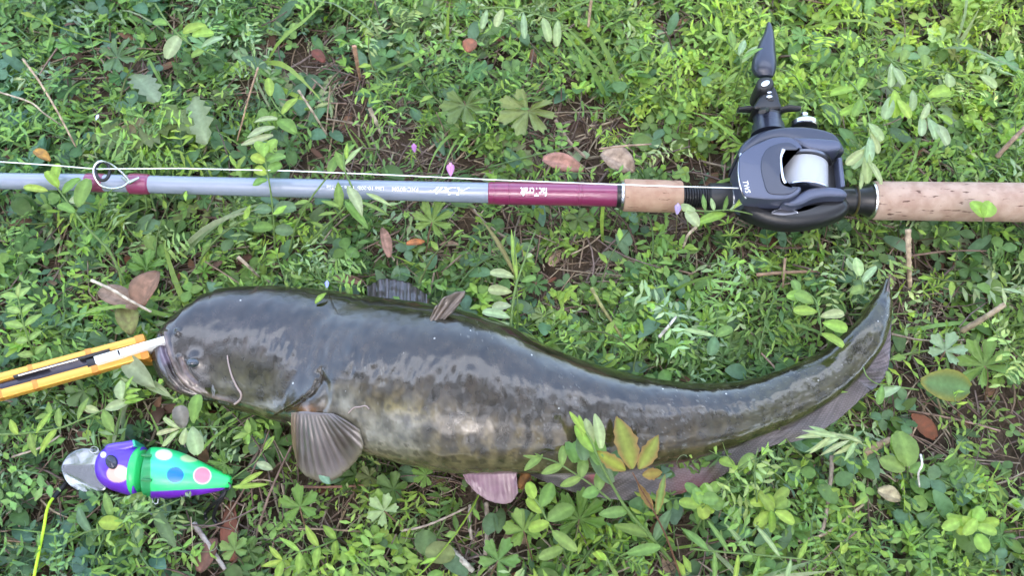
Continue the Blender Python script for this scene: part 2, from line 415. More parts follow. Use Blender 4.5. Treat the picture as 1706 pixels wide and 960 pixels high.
    ybl = np.exp(-(((X - 650) / 50) ** 2 + ((Y - 682) / 16) ** 2)) + .8 * np.exp(-(((X - 700) / 30) ** 2 + ((Y - 650) / 14) ** 2)) * 0 + .6 * np.exp(-(((X - 690) / 30) ** 2 + ((Y - 700) / 14) ** 2))
    C = mixc(C, yel, np.clip(ybl * (1.7 * n2), 0, 1) * .8)
    bl = np.exp(-(((X - 645) / 62) ** 4 + ((Y - 722 - (X - 645) * .12) / 34) ** 4)) + .7 * np.exp(-(((X - 570) / 32) ** 2 + ((Y - 668) / 26) ** 2))
    C = mixc(C, pale, np.clip(bl * (.35 + 1.1 * n1), 0, 1) * top)
    blotch = sstep(.60, .70, n2) * sstep(.25, -.2, lat) * sstep(560, 640, X)
    C = mixc(C, (.03, .025, .018), blotch * .75)
    C = mixc(C, (.030, .024, .015), np.exp(-(dg / 9) ** 2) * m * top * .9)
    C = mixc(C, (.20, .085, .025), np.exp(-(((X - 512) / 22) ** 2 + ((Y - 682) / 8) ** 2)) * top * .85)
    C = mixc(C, (.028, .022, .016), np.exp(-(((X - 560) / 40) ** 2 + ((Y - 632) / 9) ** 2)) * top * .8)
    C = mixc(C, (.075, .07, .03), sstep(-.1, -.7, lat) * (1 - sstep(430, 500, X)) * sstep(330, 380, X) * (.4 + n1))
    # tail more olive
    C = mixc(C, (.048, .050, .020), sstep(1120, 1300, X) * .7)
    # mouth parts
    C = mixc(C, (.21, .15, .13), np.exp(-(dl / 4.2) ** 2) * top)
    C = mixc(C, (.015, .010, .012), np.exp(-(ds / 2.6) ** 2) * top * (1 - .6 * ps))
    jaw = np.exp(-(((X - 272) / 9) ** 2 + ((Y - 592) / 24) ** 2)) * top
    C = mixc(C, (.19, .15, .22), np.clip(jaw, 0, 1) * .8)
    C = mixc(C, (.24, .16, .14), np.exp(-(dpoly(X, Y, [(302, 598), (311, 622), (325, 640)])[0] / 3.2) ** 2) * top * .8)
    C = mixc(C, (.14, .10, .085), np.exp(-(((X - 300) / 16) ** 2 + ((Y - 645) / 18) ** 2)) * .7)
    C = mixc(C, (.02, .018, .014), np.exp(-((X - 301) ** 2 + (Y - 548) ** 2) / 8) * top * .8)
    C = .84 * C * np.clip(-.25 + 2.3 * n2[..., None], .2, 2) * (.6 + .7 * n3[..., None])
    spk = sstep(.80, .86, fbm(Q3 * 900, 1, 61)) * sstep(.45, .7, fbm(Q3 * 25, 2, 62))
    C = mixc(C, (.42, .42, .38), spk * .2 * top)
    V = V.reshape(-1, 3)
    i = np.arange(nr - 1)[:, None] * na; j = np.arange(na)[None]; j2 = (j + 1) % na
    F = np.stack([i + j, i + na + j, i + na + j2, i + j2], -1).reshape(-1, 4)
    V = np.vstack([V, C3s[0], C3s[-1]]); Cc = np.vstack([C.reshape(-1, 3), C[0, 0], C[-1, 0]])
    k0 = nr * na; tri = []
    base = WLC = np.array([C3s[300][0], C3s[300][1], 0.0])
    root = thing('catfish', 'slimy dark catfish lying on its belly in the weeds, tail curved up to the right', 'fish', base)
    m_ = mat('wet_skin', attr=True, rough=.15, spec=.55, coat=.75, bump=(650, .12, .0006))
    b = m_.node_tree.nodes['Principled BSDF']; b.inputs['Coat Roughness'].default_value = .10; b.inputs['Coat IOR'].default_value = 1.45
    b.inputs['Subsurface Weight'].default_value = 0.0
    # fine slime specks
    n = m_.node_tree; tc = [x for x in n.nodes if x.type == 'TEX_COORD'][0]
    vo = n.nodes.new('ShaderNodeTexVoronoi'); vo.inputs['Scale'].default_value = 62; vo.inputs['Randomness'].default_value = 1; n.links.new(tc.outputs['Object'], vo.inputs['Vector'])
    r1 = n.nodes.new('ShaderNodeMapRange'); r1.inputs[1].default_value = .045; r1.inputs[2].default_value = .03; r1.inputs[3].default_value = 0; r1.inputs[4].default_value = .8; n.links.new(vo.outputs['Distance'], r1.inputs[0])
    sx_ = n.nodes.new('ShaderNodeMix'); sx_.data_type = 'RGBA'; a = [x for x in n.nodes if x.type == 'VERTEX_COLOR'][0]
    n.links.new(a.outputs[0], sx_.inputs[6]); sx_.inputs[7].default_value = (.5, .5, .46, 1); n.links.new(r1.outputs[0], sx_.inputs[0]); n.links.new(sx_.outputs[2], b.inputs['Base Color'])
    M['skin'] = m_
    F = [tuple(f) for f in F.tolist()]
    for q in range(na): F.append((k0, q, (q + 1) % na)); F.append((k0 + 1, (nr - 1) * na + (q + 1) % na, (nr - 1) * na + q))
    mesh_np('body', V, F, m_, root, Cc)
    foot(C3s[::12], As[::12] - .004, np.minimum(C3s[::12, 2] - Bs[::12] * .9, .02))
    # height of the fish's upper surface at a photo pixel, for things lying on it
    def surf(px, py):
        d = np.hypot(X - px, Y - py) + (1 - top) * 1e4; k = np.argmin(d); return V[:nr * na].reshape(nr, na, 3)[np.unravel_index(k, d.shape)]
    # --- eye
    e0 = surf(322, 605) + np.array([0, 0, -.0008])
    def ball(name, c, r, mt, par, nn=20, sq=(1, 1, 1)):
        bm = bmesh.new(); bmesh.ops.create_uvsphere(bm, u_segments=nn, v_segments=nn // 2 + 2, radius=1)
        V = np.array([v.co[:] for v in bm.verts]) * r * np.array(sq) + c; F = [tuple(v.index for v in f.verts) for f in bm.faces]; bm.free()
        return mesh_np(name, V, F, mt, par)
    M['eye'] = mat('eye_glass', (.012, .016, .024), rough=.06, spec=.8, coat=1)
    M['iris'] = mat('eye_rim', (.03, .035, .045), rough=.2, coat=1)
    ey = ball('eye', e0, .0030, M['iris'], root, sq=(1.35, .95, .9)); ball('pupil', e0 + np.array([.0002, -.0006, .0012]), .0021, M['eye'], ey, sq=(1.2, .9, .8))
    # --- barbels
    M['barbel'] = mat('barbel_skin', (.33, .25, .22), rough=.25, coat=.6)
    pts = [(379, 594), (381, 606), (386, 626), (394, 644), (401, 657), (401, 666), (396, 671), (391, 673)]
    bp = catmull(np.array([surf(*p) + np.array([0, 0, .0008]) for p in pts]), 40)
    tube('barbel', bp, np.linspace(.0004, .0007, 40), M['barbel'], root, 10)
    # --- fins: thin rayed sheets with real thickness
    M['fin'] = mat('fin_membrane', attr=True, rough=.28, spec=.5, coat=.5)
    def fin(name, base, outer, rays, cfun, amp=.0006, nu=120, nv=26, mid_z=0.0, thick=.0009, label=None, slant=0.0):
        b_ = catmull(np.array(base, float), nu); o_ = catmull(np.array(outer, float), nu)
        v = np.linspace(0, 1, nv); u = np.linspace(0, 1, nu)
        W3b = P(b_[:, 0], b_[:, 1], b_[:, 2]); W3o = P(o_[:, 0], o_[:, 1], o_[:, 2])
        wig = (fbm(np.stack([u * 60, u * 0], -1), 2, 71) - .5) * .03
        G = W3b[:, None] * (1 - v[None, :, None]) + W3o[:, None] * (v + 0)[None, :, None] + (W3o - W3b)[:, None] * (wig[:, None] * v[None])[..., None]
        uu = u[:, None] + .03 * slant * v[None] + .006 * (fbm(np.stack(np.broadcast_arrays(u[:, None] * 40, v[None] * 3), -1), 2, 74) - .5) * (rays > 20); ray = (.5 + .5 * np.cos(uu * rays * 2 * math.pi)) ** 1.5; ray = ray * (.55 + .45 * vnoise(np.stack([uu * rays, uu * 0], -1), 75))
        G[..., 2] += (ray - .5) * amp * sstep(0, .15, v)[None] + mid_z * np.sin(v * math.pi)[None] + (fbm(np.stack(np.broadcast_arrays(u[:, None] * 7, v[None] * 2), -1), 2, 72) - .5) * .004 * v[None]
        C = cfun(u[:, None] * np.ones((1, nv)), v[None] * np.ones((nu, 1)), ray)
        C = C * (.75 + .5 * fbm(G * 300, 3, 73))[..., None]
        i = (np.arange(nu - 1)[:, None] * nv + np.arange(nv - 1)[None]).ravel(); F = np.stack([i, i + 1, i + nv + 1, i + nv], 1)
        o = mesh_np(name, G.reshape(-1, 3), F, M['fin'], root, C.reshape(-1, 3), label=label)
        s = o.modifiers.new('s', 'SOLIDIFY'); s.thickness = thick; s.offset = 0
        return o
    def c_pec(u, v, r):
        C = mixc(np.broadcast_to(np.array([.135, .11, .10]), u.shape + (3,)), (.06, .045, .04), (1 - r) * sstep(.05, .3, v) * (1 - sstep(.7, .95, v)) * sstep(.14, .2, u))
        C = mixc(C, (.15, .10, .06), sstep(.17, .12, u)); C = mixc(C, (.06, .035, .022), np.exp(-((u - .17) / .025) ** 2) * .9)
        C = mixc(C, (.26, .20, .11), np.exp(-((u - .05) / .06) ** 2) * sstep(.5, .9, v))
        C = mixc(C, (.17, .15, .09), sstep(.86, 1, v) * .6)
        return C
    fin('pectoral_fin', [(486, 688, surf(488, 686)[2] + .001), (505, 686, surf(505, 686)[2] + .001), (530, 688, surf(530, 688)[2] + .001), (556, 690, surf(556, 690)[2] + .0012)], [(489, 745, .030), (500, 782, .028), (528, 802, .030), (555, 800, .033), (584, 778, .036), (604, 748, surf(604, 735)[2] + .001), (600, 718, surf(600, 718)[2] + .0015)], 13, c_pec, .0008, mid_z=.003,
        label='spread left pectoral fin below the gill')
    def c_dark(u, v, r): return mixc(np.broadcast_to(np.array([.085, .07, .075]), u.shape + (3,)), (.03, .024, .022), 1 - r)
    fin('pectoral_fin', [(612, 500, .030), (640, 503, .030), (690, 512, .030), (712, 518, .030)], [(612, 478, .022), (640, 466, .022), (680, 472, .022), (712, 492, .024)], 9, c_dark, .001, label='dark right pectoral fin showing above the back')
    z1 = surf(722, 535)[2]
    def c_dor(u, v, r):
        C = mixc(np.broadcast_to(np.array([.17, .13, .10]), u.shape + (3,)), (.06, .04, .03), (1 - r)); return mixc(C, (.05, .03, .015), sstep(.5, .7, fbm(np.stack([u * 6, v * 4], -1), 2, 81)) * .7)
    fin('dorsal_fin', [(708, 545, z1 - .003), (714, 546, z1 - .002), (722, 546, z1 - .002), (730, 543, z1 - .002)], [(726, 512, z1 + .003), (740, 497, z1 + .005), (768, 485, z1 + .004), (774, 492, z1 + .002), (752, 522, z1 + .001)], 5, c_dor, .0010, nu=50)
    def c_pel(u, v, r): return mixc(np.broadcast_to(np.array([.30, .19, .22]), u.shape + (3,)), (.20, .09, .14), (1 - r) * .6 * (1 - sstep(.6, 1, v)) + .3 * np.exp(-((u - .2) / .2) ** 2) * (1 - v))
    fin('pelvic_fin', [(768, 785, .030), (795, 785, .030), (830, 785, .030), (860, 785, .030)], [(778, 803, .026), (798, 825, .022), (825, 838, .020), (850, 838, .022), (863, 822, .026)], 12, c_pel, .00015, label='pinkish pelvic fin under the belly')
    def c_an(u, v, r):
        r = sstep(.3, .7, .35 * r + .65 * fbm(np.stack([(u + .21 * v) * 150, v * 2], -1), 3, 77))
        C = mixc(np.broadcast_to(np.array([.15, .125, .125]), u.shape + (3,)), (.05, .040, .040), (1 - r) * .9)
        C = mixc(C, (.055, .035, .022), sstep(.35, .1, v) * .6)
        red = np.exp(-((u - .20) / .03) ** 2) * np.exp(-((v - .35) / .25) ** 2) + .5 * np.exp(-((u - .45) / .06) ** 2) * v
        return mixc(C, (.30, .02, .03), np.clip(red, 0, 1) * .8)
    fin('anal_fin', [(872, 775, .026), (950, 770, .024), (1050, 765, .022), (1150, 748, .020), (1230, 722, .020), (1300, 690, .022), (1360, 655, .025), (1415, 615, .029)],
        [(885, 793, .024), (945, 817, .022), (1000, 830, .020), (1060, 834, .018), (1130, 824, .017), (1190, 802, .017), (1235, 770, .018), (1290, 742, .021), (1340, 732, .022), (1395, 700, .024), (1448, 652, .028)],
        70, c_an, .00015, slant=7, thick=.0006, nu=620, nv=30, label='long purplish anal fin with dark rays')
    def c_ta(u, v, r):
        r = sstep(.3, .7, .3 * r + .7 * fbm(np.stack([(u - .2 * v) * 50, v * 2], -1), 3, 78)); return mixc(np.broadcast_to(np.array([.15, .12, .13]), u.shape + (3,)), (.05, .038, .04), 1 - r)
    fin('tail_fin', [(1412, 620, .031), (1440, 585, .033), (1458, 545, .034), (1470, 510, .037), (1477, 478, .039)], [(1452, 652, .028), (1474, 628, .029), (1482, 590, .031), (1484, 545, .034), (1484, 500, .038), (1481, 462, .043)], 26, c_ta, .0002, slant=-8, nu=220, nv=16)
    foot(P(np.array([900, 1000, 1100, 1180, 1260, 1400, 1478]), np.array([800, 815, 812, 795, 745, 675, 580]), .02), .004, .012)
    foot(P(np.array([520, 560]), np.array([740, 760]), .03), .014, .018)
    foot(P(np.array([800, 840]), np.array([805, 815]), .022), .008, .012)
    foot(P(np.array([630, 700]), np.array([485, 495]), .022), .006, .014)
    # pale scrap lying on the flank
    s1 = catmull(np.array([surf(*q) + np.array([0, 0, .0004]) for q in [(581, 690), (590, 682), (600, 679), (610, 676), (615, 682)]]), 16)
    o = tube('slime_thread', s1, .0004, M['barbel'], root, 6); return surf
SURF = fish()

# ------------------------------------------------------------------ rod, reel, lure, gripper
ZR = .038                                     # height of the rod axis
def axis_y(x): return float(np.interp(x, [-500, 0, 130, 300, 815, 1032, 1085, 1180, 1430, 1706, 2300], [290, 301.5, 303.5, 308.5, 321.5, 325, 327, 328.5, 334, 337.5, 344]))
def AX(x, z=ZR): return P(x, axis_y(x), z)
def RP(r, x): return r * mpp(AX(x)) * .97
def rod():
    base = AX(900).copy(); base[2] = 0
    t = thing('fishing_rod', 'grey baitcasting rod with maroon wraps and cork grips lying across the weeds', 'fishing rod', base)
    def cyl(name, x0, x1, prof, m, par=t, n=40): return profile(name, AX(x0), AX(x1), [(f, RP(r, x0 + (x1 - x0) * f)) for f, r in prof], m, par, n)
    bl = tube('blank', np.array([AX(x) for x in np.linspace(-700, 820, 40)]), np.interp(np.linspace(-700, 820, 40), [-700, 0, 820], [RP(11, 0), RP(14.3, 0), RP(18, 820)]), M['blank'], t, 32)
    e = .02
    for a, b, r in ((143, 177, 16.4), (215, 251, 18.2)):
        cyl('thread_wrap', a, b, [(0, r - 3), (.08, r - .5), (.3, r), (.7, r), (.92, r - .5), (1, r - 3)], M['wrap'])
    cyl('thread_wrap', 813, 1034, [(0, 17.5), (.01, 19.4), (.04, 19.8), (.041, 19.2), (.049, 19.2), (.05, 19.9), (.155, 20), (.157, 19.4), (.165, 19.4), (.167, 20), (.67, 20.2), (.672, 19.5), (.682, 19.5), (.684, 20.2), (.70, 20.2), (.702, 19.6), (.71, 19.6), (.712, 20.2), (.97, 20.3), (1, 19)], M['wrap'])
    cyl('winding_check', 1026, 1034, [(0, 19), (.1, 21.5), (.9, 21.5), (1, 20)], M['blk'])
    cyl('metal_ring', 1033, 1038.5, [(0, 20), (.1, 24.5), (.9, 26), (1, 25)], M['silver'])
    cyl('fore_grip', 1038, 1136, [(0, 24), (.01, 27), (.03, 28), (.5, 28.2), (.96, 27.6), (.99, 26.5), (1, 22)], M['cork'])
    th = [(0, 19)]
    for k in range(11): th += [((k + .15) / 11, 18), ((k + .5) / 11, 20), ((k + .85) / 11, 18)]
    cyl('seat_thread', 1134, 1182, th + [(1, 18)], M['blk'])
    cyl('locking_hood', 1179, 1217, [(0, 21), (.05, 23.5), (.3, 24.5), (.9, 25), (1, 24)], M['blkm'])
    cyl('metal_ring', 1215, 1222, [(0, 24), (.2, 26), (.8, 26), (1, 24)], M['silver'])
    cyl('reel_seat', 1220, 1424, [(0, 22), (.5, 21), (1, 23)], M['blk'])
    cyl('seat_end', 1415, 1450, [(0, 21), (.2, 25), (.6, 24), (1, 29)], M['blk'])
    cyl('metal_ring', 1421, 1424.5, [(0, 26), (.5, 28), (1, 26)], M['gold'])
    cyl('metal_ring', 1447, 1451.5, [(0, 29), (.3, 32), (1, 32.6)], M['silver'])
    cyl('rear_grip', 1451, 2050, [(0, 30), (.004, 32.6), (.01, 33.3), (.5, 34), (.97, 33), (1, 30)], M['corkgrey'])
    cyl('butt_cap', 2050, 2090, [(0, 31), (.1, 34), (.8, 34), (1, 26)], M['blk'])
    # line guide
    g = 0
    fr = catmull(np.array([(214, 303, .049), (204, 311, .052), (185, 314, .056), (168, 309, .060), (157, 292, .064), (157, 278, .066), (166, 269, .067), (182, 272, .062), (198, 283, .056), (209, 294, .052), (216, 302, .049)]), 70)
    fr3 = P(fr[:, 0], fr[:, 1], fr[:, 2])
    gd = tube('guide_frame', fr3, .00075, M['silver'], t, 10)
    a = np.linspace(0, 2 * math.pi, 50)
    rg = P(171 + 11.5 * np.cos(a), 285 + 15.5 * np.sin(a), .0625 - .001 * np.cos(a))
    tube('guide_ring', rg, .00105, M['blk'], gd, 10)
    tube('guide_foot', np.array([AX(212) + [0, 0, .0075], P(216, 304, .0485), AX(240) + [0, 0, .0085]]), [.0012, .0014, .0008], M['silver'], gd, 8)
    # print on the rod, wrapped round the blank (reads from the other side)
    def wrap_text(name, s, xc, yoff, size_px, length_px, rr, mt, shear=0):
        V, F = text_vf(s, 1.0, shear); L = V[:, 0].max() - V[:, 0].min(); H = 1.0
        C0 = AX(xc); ax = AX(xc + 10) - AX(xc - 10); ax /= np.linalg.norm(ax)
        k = mpp(C0); u = -V[:, 0] / L * length_px * k; v = -(V[:, 1]) * size_px * k
        r = RP(rr, xc) + .00008
        tocam = CAM - C0; tocam -= ax * (tocam @ ax); tocam /= np.linalg.norm(tocam); side = np.cross(tocam, ax); side = side if side[1] > 0 else -side
        ang = (v + yoff * k) / r
        W = C0 + u[:, None] * ax + r * (np.cos(ang)[:, None] * tocam + np.sin(ang)[:, None] * side)
        return mesh_np(name, W, F, mt, t, smooth=False)
    wrap_text('lettering', 'Alxir', 753, 2.5, 19, 68, 18.0, M['white'], .5)
    wrap_text('lettering', 'FXC-B70M', 677, 3.0, 9.5, 43, 17.6, M['white'])
    wrap_text('lettering', 'Line 10-20lb  Lure 3/8-1oz', 595, 3.2, 8.5, 95, 17.3, M['white'])
    wrap_text('lettering', 'facTcraft', 889, 4.0, 21, 44, 20.6, M['white'])
    foot(np.array([AX(x) for x in np.linspace(-700, 2090, 60)]), [RP(float(np.interp(x, [0, 815, 1030, 1040, 1140, 1440, 1450], [13, 17, 18, 26, 20, 24, 32])), x) for x in np.linspace(-700, 2090, 60)], ZR - .012)
    # the fishing line
    lp = P(np.array([-500, 0, 90, 160, 300, 480, 640, 820, 1000, 1120, 1233, 1262]), np.array([222, 269.5, 275.5, 281.5, 280.5, 284.5, 291, 299.5, 306.5, 310.5, 313.5, 312]),
           np.array([.060, .064, .0645, .064, .059, .058, .057, .057, .057, .0575, .058, .057]))
    c = lp[3].copy(); tl = tube('fishing_line', lp, .00040, M['line'], None, 8)
    tag(tl, 'thin white braided line running beside the rod from reel to guide', 'fishing line')
rod()

def reel():
    base = P(1320, 330, 0)
    t = thing('baitcasting_reel', 'black low profile baitcasting reel with white line, mounted on the rod', 'fishing reel', base)
    # lower carcass
    body = [(1223, 318), (1222, 285), (1228, 255), (1243, 232), (1272, 216), (1310, 209), (1350, 210), (1384, 219), (1405, 240), (1411, 275), (1414, 310), (1419, 335), (1410, 352), (1380, 365), (1340, 372), (1300, 371), (1262, 360), (1236, 344)]
    fr = pillow('frame', [(x + (1320 - x) * .05, y + (275 - y) * .12) for x, y in body], .030, .0500, .006, M['blkm'], t)
    # handle-side plate (top of the picture)
    pillow('side_plate', [(1229, 262), (1236, 240), (1258, 222), (1290, 212), (1326, 209), (1362, 212), (1390, 221), (1404, 238), (1407, 252), (1380, 250), (1345, 246), (1328, 238), (1300, 231), (1268, 239), (1245, 254)], .034, .0600, .0025, M['slate2'], t, dome=0)
    # palm-side plate (bottom)
    pillow('side_plate', [(1237, 332), (1262, 338), (1300, 340), (1335, 336), (1362, 326), (1390, 322), (1412, 326), (1420, 340), (1412, 353), (1382, 366), (1340, 374), (1300, 373), (1262, 362), (1242, 347)], .0425, .0530, .0065, M['blk'], t)
    pillow('thumb_rail', [(1303, 338), (1318, 331), (1334, 321), (1352, 312), (1380, 310), (1405, 314), (1411, 326), (1380, 327), (1355, 331), (1338, 339), (1320, 343)], .036, .0600, .0020, M['slate'], t)
    pillow('thumb_rail', [(1345, 246), (1328, 236), (1322, 229), (1345, 228), (1375, 230), (1398, 234), (1402, 247), (1385, 251), (1362, 250)], .038, .0640, .0018, M['slate'], t)
    # front hood, a C round the spool opening
    hood = [(1234, 257), (1256, 241), (1286, 229), (1310, 227), (1324, 231), (1334, 240), (1336, 248), (1318, 250), (1306, 253), (1303, 262), (1304, 280), (1306, 298), (1311, 307), (1322, 310), (1334, 311), (1334, 318), (1326, 325), (1312, 331), (1285, 332), (1258, 330), (1241, 326), (1235, 310), (1231, 290), (1231, 270)]
    hd = pillow('front_cover', hood, .040, .0640, .0011, M['slate'], t, n=220)
    # raised inlay on the hood
    pillow('cover_inlay', [(1270, 262), (1280, 246), (1300, 238), (1316, 237), (1326, 243), (1328, 249), (1306, 250), (1300, 256), (1300, 280), (1303, 304), (1316, 311), (1330, 312), (1318, 322), (1300, 324), (1280, 320), (1272, 300), (1268, 280)], .055, .0646, .0005, M['slate2'], t, n=120)
    tr = P(np.array([1234, 1231, 1230.5, 1233, 1238, 1243]), np.array([256, 272, 290, 308, 322, 331]), .0625)
    tube('edge_trim', catmull(tr, 40), .0007, M['silver'], t, 8)
    tr = P(np.array([1305, 1301, 1301.5, 1304, 1308]), np.array([250, 262, 280, 297, 306]), .0640)
    tube('window_trim', catmull(tr, 30), np.interp(np.linspace(0, 1, 30), [0, .3, 1], [.0016, .0007, .0012]), M['silver'], t, 8)
    pillow('well_floor', [(1304, 250), (1400, 248), (1406, 314), (1308, 311)], .040, .0505, .0008, M['blk'], t, closed_smooth=False)
    pillow('thumb_bar', [(1396, 262), (1404, 262), (1409, 310), (1401, 311)], .040, .0590, .001, M['slate'], t, closed_smooth=False)
    # spool
    def Y(x, y, z): return P(x, y, z)
    zc = .0475; kk = mpp(P(1350, 280, .06))
    A = P(1347, 308.5, .0585); B = P(1347, 262, .0585); A[2] = B[2] = zc
    sp = profile('spool', A, B, [(0, .0150), (.03, .0152), (.5, .0152), (.97, .0152), (1, .015)], M['spoolline'], t, 64)
    C_ = B + (B - A) * .02
    profile('spool_rim', C_, C_ + (B - A) * .10, [(0, .0150), (.1, .0173), (.9, .0173), (1, .014)], M['dsteel'], sp, 64)
    profile('spool_rim', A - (B - A) * .05, A, [(0, .0145), (.1, .0168), (.9, .0168), (1, .0145)], M['silver'], sp, 64)
    # crescent badge on the palm side and a small screw
    a = np.linspace(math.pi * 1.06, math.pi * 1.94, 24)
    tube('badge_rim', P(1307 + 22 * np.cos(a), 357 + 8 * np.sin(a), .0528), .0006, M['silver'], t, 6)
    pillow('badge', [(1285, 355), (1295, 349.5), (1308, 348), (1320, 350), (1329, 354), (1320, 357.5), (1307, 359), (1295, 358)], .050, .0534, .0004, M['dsteel'], t)
    # text reading down the left edge
    V, F = text_vf('TWS', 1.0); L = V[:, 0].max() - V[:, 0].min()
    c = P(1243.5, 311, .0642); k = mpp(c)
    W = np.stack([c[0] + V[:, 1] * 12.5 * k, c[1] - V[:, 0] / L * 22 * k * 1.05, np.full(len(V), .06412)], 1)
    W[:, 0] += -(W[:, 1] - c[1]) * .12
    mesh_np('lettering', W, F, M['white'], t, smooth=False)
    # gearbox boss, drag star, handle, knob (towards the top of the photo, axis about +Y)
    zb = .046
    def seg(x0, y0, x1, y1, prof, name, m, par=t, n=32, z=zb):
        A = P(x0, y0, z); B = P(x1, y1, z); k = mpp(A); return profile(name, A, B, [(f, r * k) for f, r in prof], m, par, n)
    seg(1281, 226, 1278, 196, [(0, 30), (.2, 28), (.55, 26), (.6, 23.5), (.97, 23), (1, 20)], 'drive_boss', M['slate2'])
    seg(1278, 199, 1277, 180, [(0, 20), (.05, 23), (.2, 23.5), (.9, 22.5), (1, 18)], 'drive_boss', M['blk'])
    st = t
    for x0, x1, y0, y1, zz in ((1262, 1229, 184, 183, .049), (1296, 1334, 184, 181, .050), (1276, 1270, 184, 186, .078), (1278, 1284, 186, 184, .020)):
        p = P(np.array([x0, (x0 + x1) / 2, x1]), np.array([y0, (y0 + y1) / 2 - 2, y1]), np.array([.048, (zz + .048) / 2, zz]))
        tube('star_arm', p, [.0030, .0034, .0024], M['blkm'], t, 12, flat=.55, up=(0, 1, 0))
    # polished cast-control knob
    seg(1340, 214, 1339, 199, [(0, 21), (.1, 23), (.5, 23), (.8, 19), (1, 11)], 'cast_knob', M['silver'], z=.045)
    seg(1339, 199, 1339, 190, [(0, 8), (.9, 8), (1, 5)], 'cast_knob_tip', M['silver'], z=.045)
    # handle arm: dark plate with a lightening slot, seen nearly edge-on
    pillow('handle_arm', [(1258, 180), (1262, 165), (1270, 152), (1272, 140), (1288, 140), (1296, 152), (1300, 166), (1300, 180)], .040, .0560, .002, M['blk'], t)
    seg(1282, 172, 1282, 160, [(0, 9), (.1, 10), (.9, 10), (1, 7)], 'handle_nut', M['blkm'], z=.053)
    for cy, rx, ry in ((160, 5, 2.6), (153, 4, 1.8)):
        pillow('arm_screw', [(1282 + rx * math.cos(q), cy + ry * math.sin(q)) for q in np.linspace(0, 6.28, 9)[:-1]], .05, .0575, .0004, M['silver'], t)
    pillow('knob_hub', [(1262, 144), (1262, 134), (1268, 127), (1284, 126), (1290, 132), (1290, 142), (1280, 149), (1268, 149)], .040, .0600, .003, M['blkm'], t)
    pillow('hub_screw', [(1275.5 + 7.5 * math.cos(q), 138 + 5 * math.sin(q) - 2.0 * math.cos(q)) for q in np.linspace(0, 6.28, 11)[:-1]], .055, .0608, .0006, M['silver'], t)
    # paddle knob
    sec = [(128, 1264, 1288, 6), (122, 1256, 1291, 11), (114, 1252.5, 1293, 13.5), (102, 1253, 1293.5, 14), (88, 1258, 1292, 12.5), (72, 1264, 1291, 10.5), (56, 1272, 1289, 8), (44, 1276, 1286, 5.5), (38, 1278, 1283, 3)]
    sec = catmull(np.array(sec, float), 60); n = 36; a = np.linspace(0, 2 * math.pi, n, endpoint=False); V = []
    for y, l, r_, th in sec:
        cc = P((l + r_) / 2, y, .050); k = mpp(cc); hw = (r_ - l) / 2
        V.append(np.stack([cc[0] + np.sign(np.cos(a)) * np.abs(np.cos(a)) ** .85 * hw * k, np.full(n, cc[1]) + 0 * a, cc[2] + np.sin(a) * th * k], 1))
    V = np.vstack(V); F = [(i * n + j, i * n + (j + 1) % n, (i + 1) * n + (j + 1) % n, (i + 1) * n + j) for i in range(59) for j in range(n)] + [tuple(range(n)), tuple(59 * n + q for q in range(n))]
    autosmooth(mesh_np('knob', V, F, M['slate2'], t), 50)
    k = .0004
    foot(P(np.array([1265, 1320, 1375]), np.array([295, 292, 295]), .04), [.021, .031, .024], .018)
    foot(P(np.array([1278, 1277, 1275]), np.array([230, 170, 60]), .05), [.010, .008, .006], .026)
    foot(P(np.array([1230, 1340]), np.array([185, 188]), .05), .004, .03)
reel()

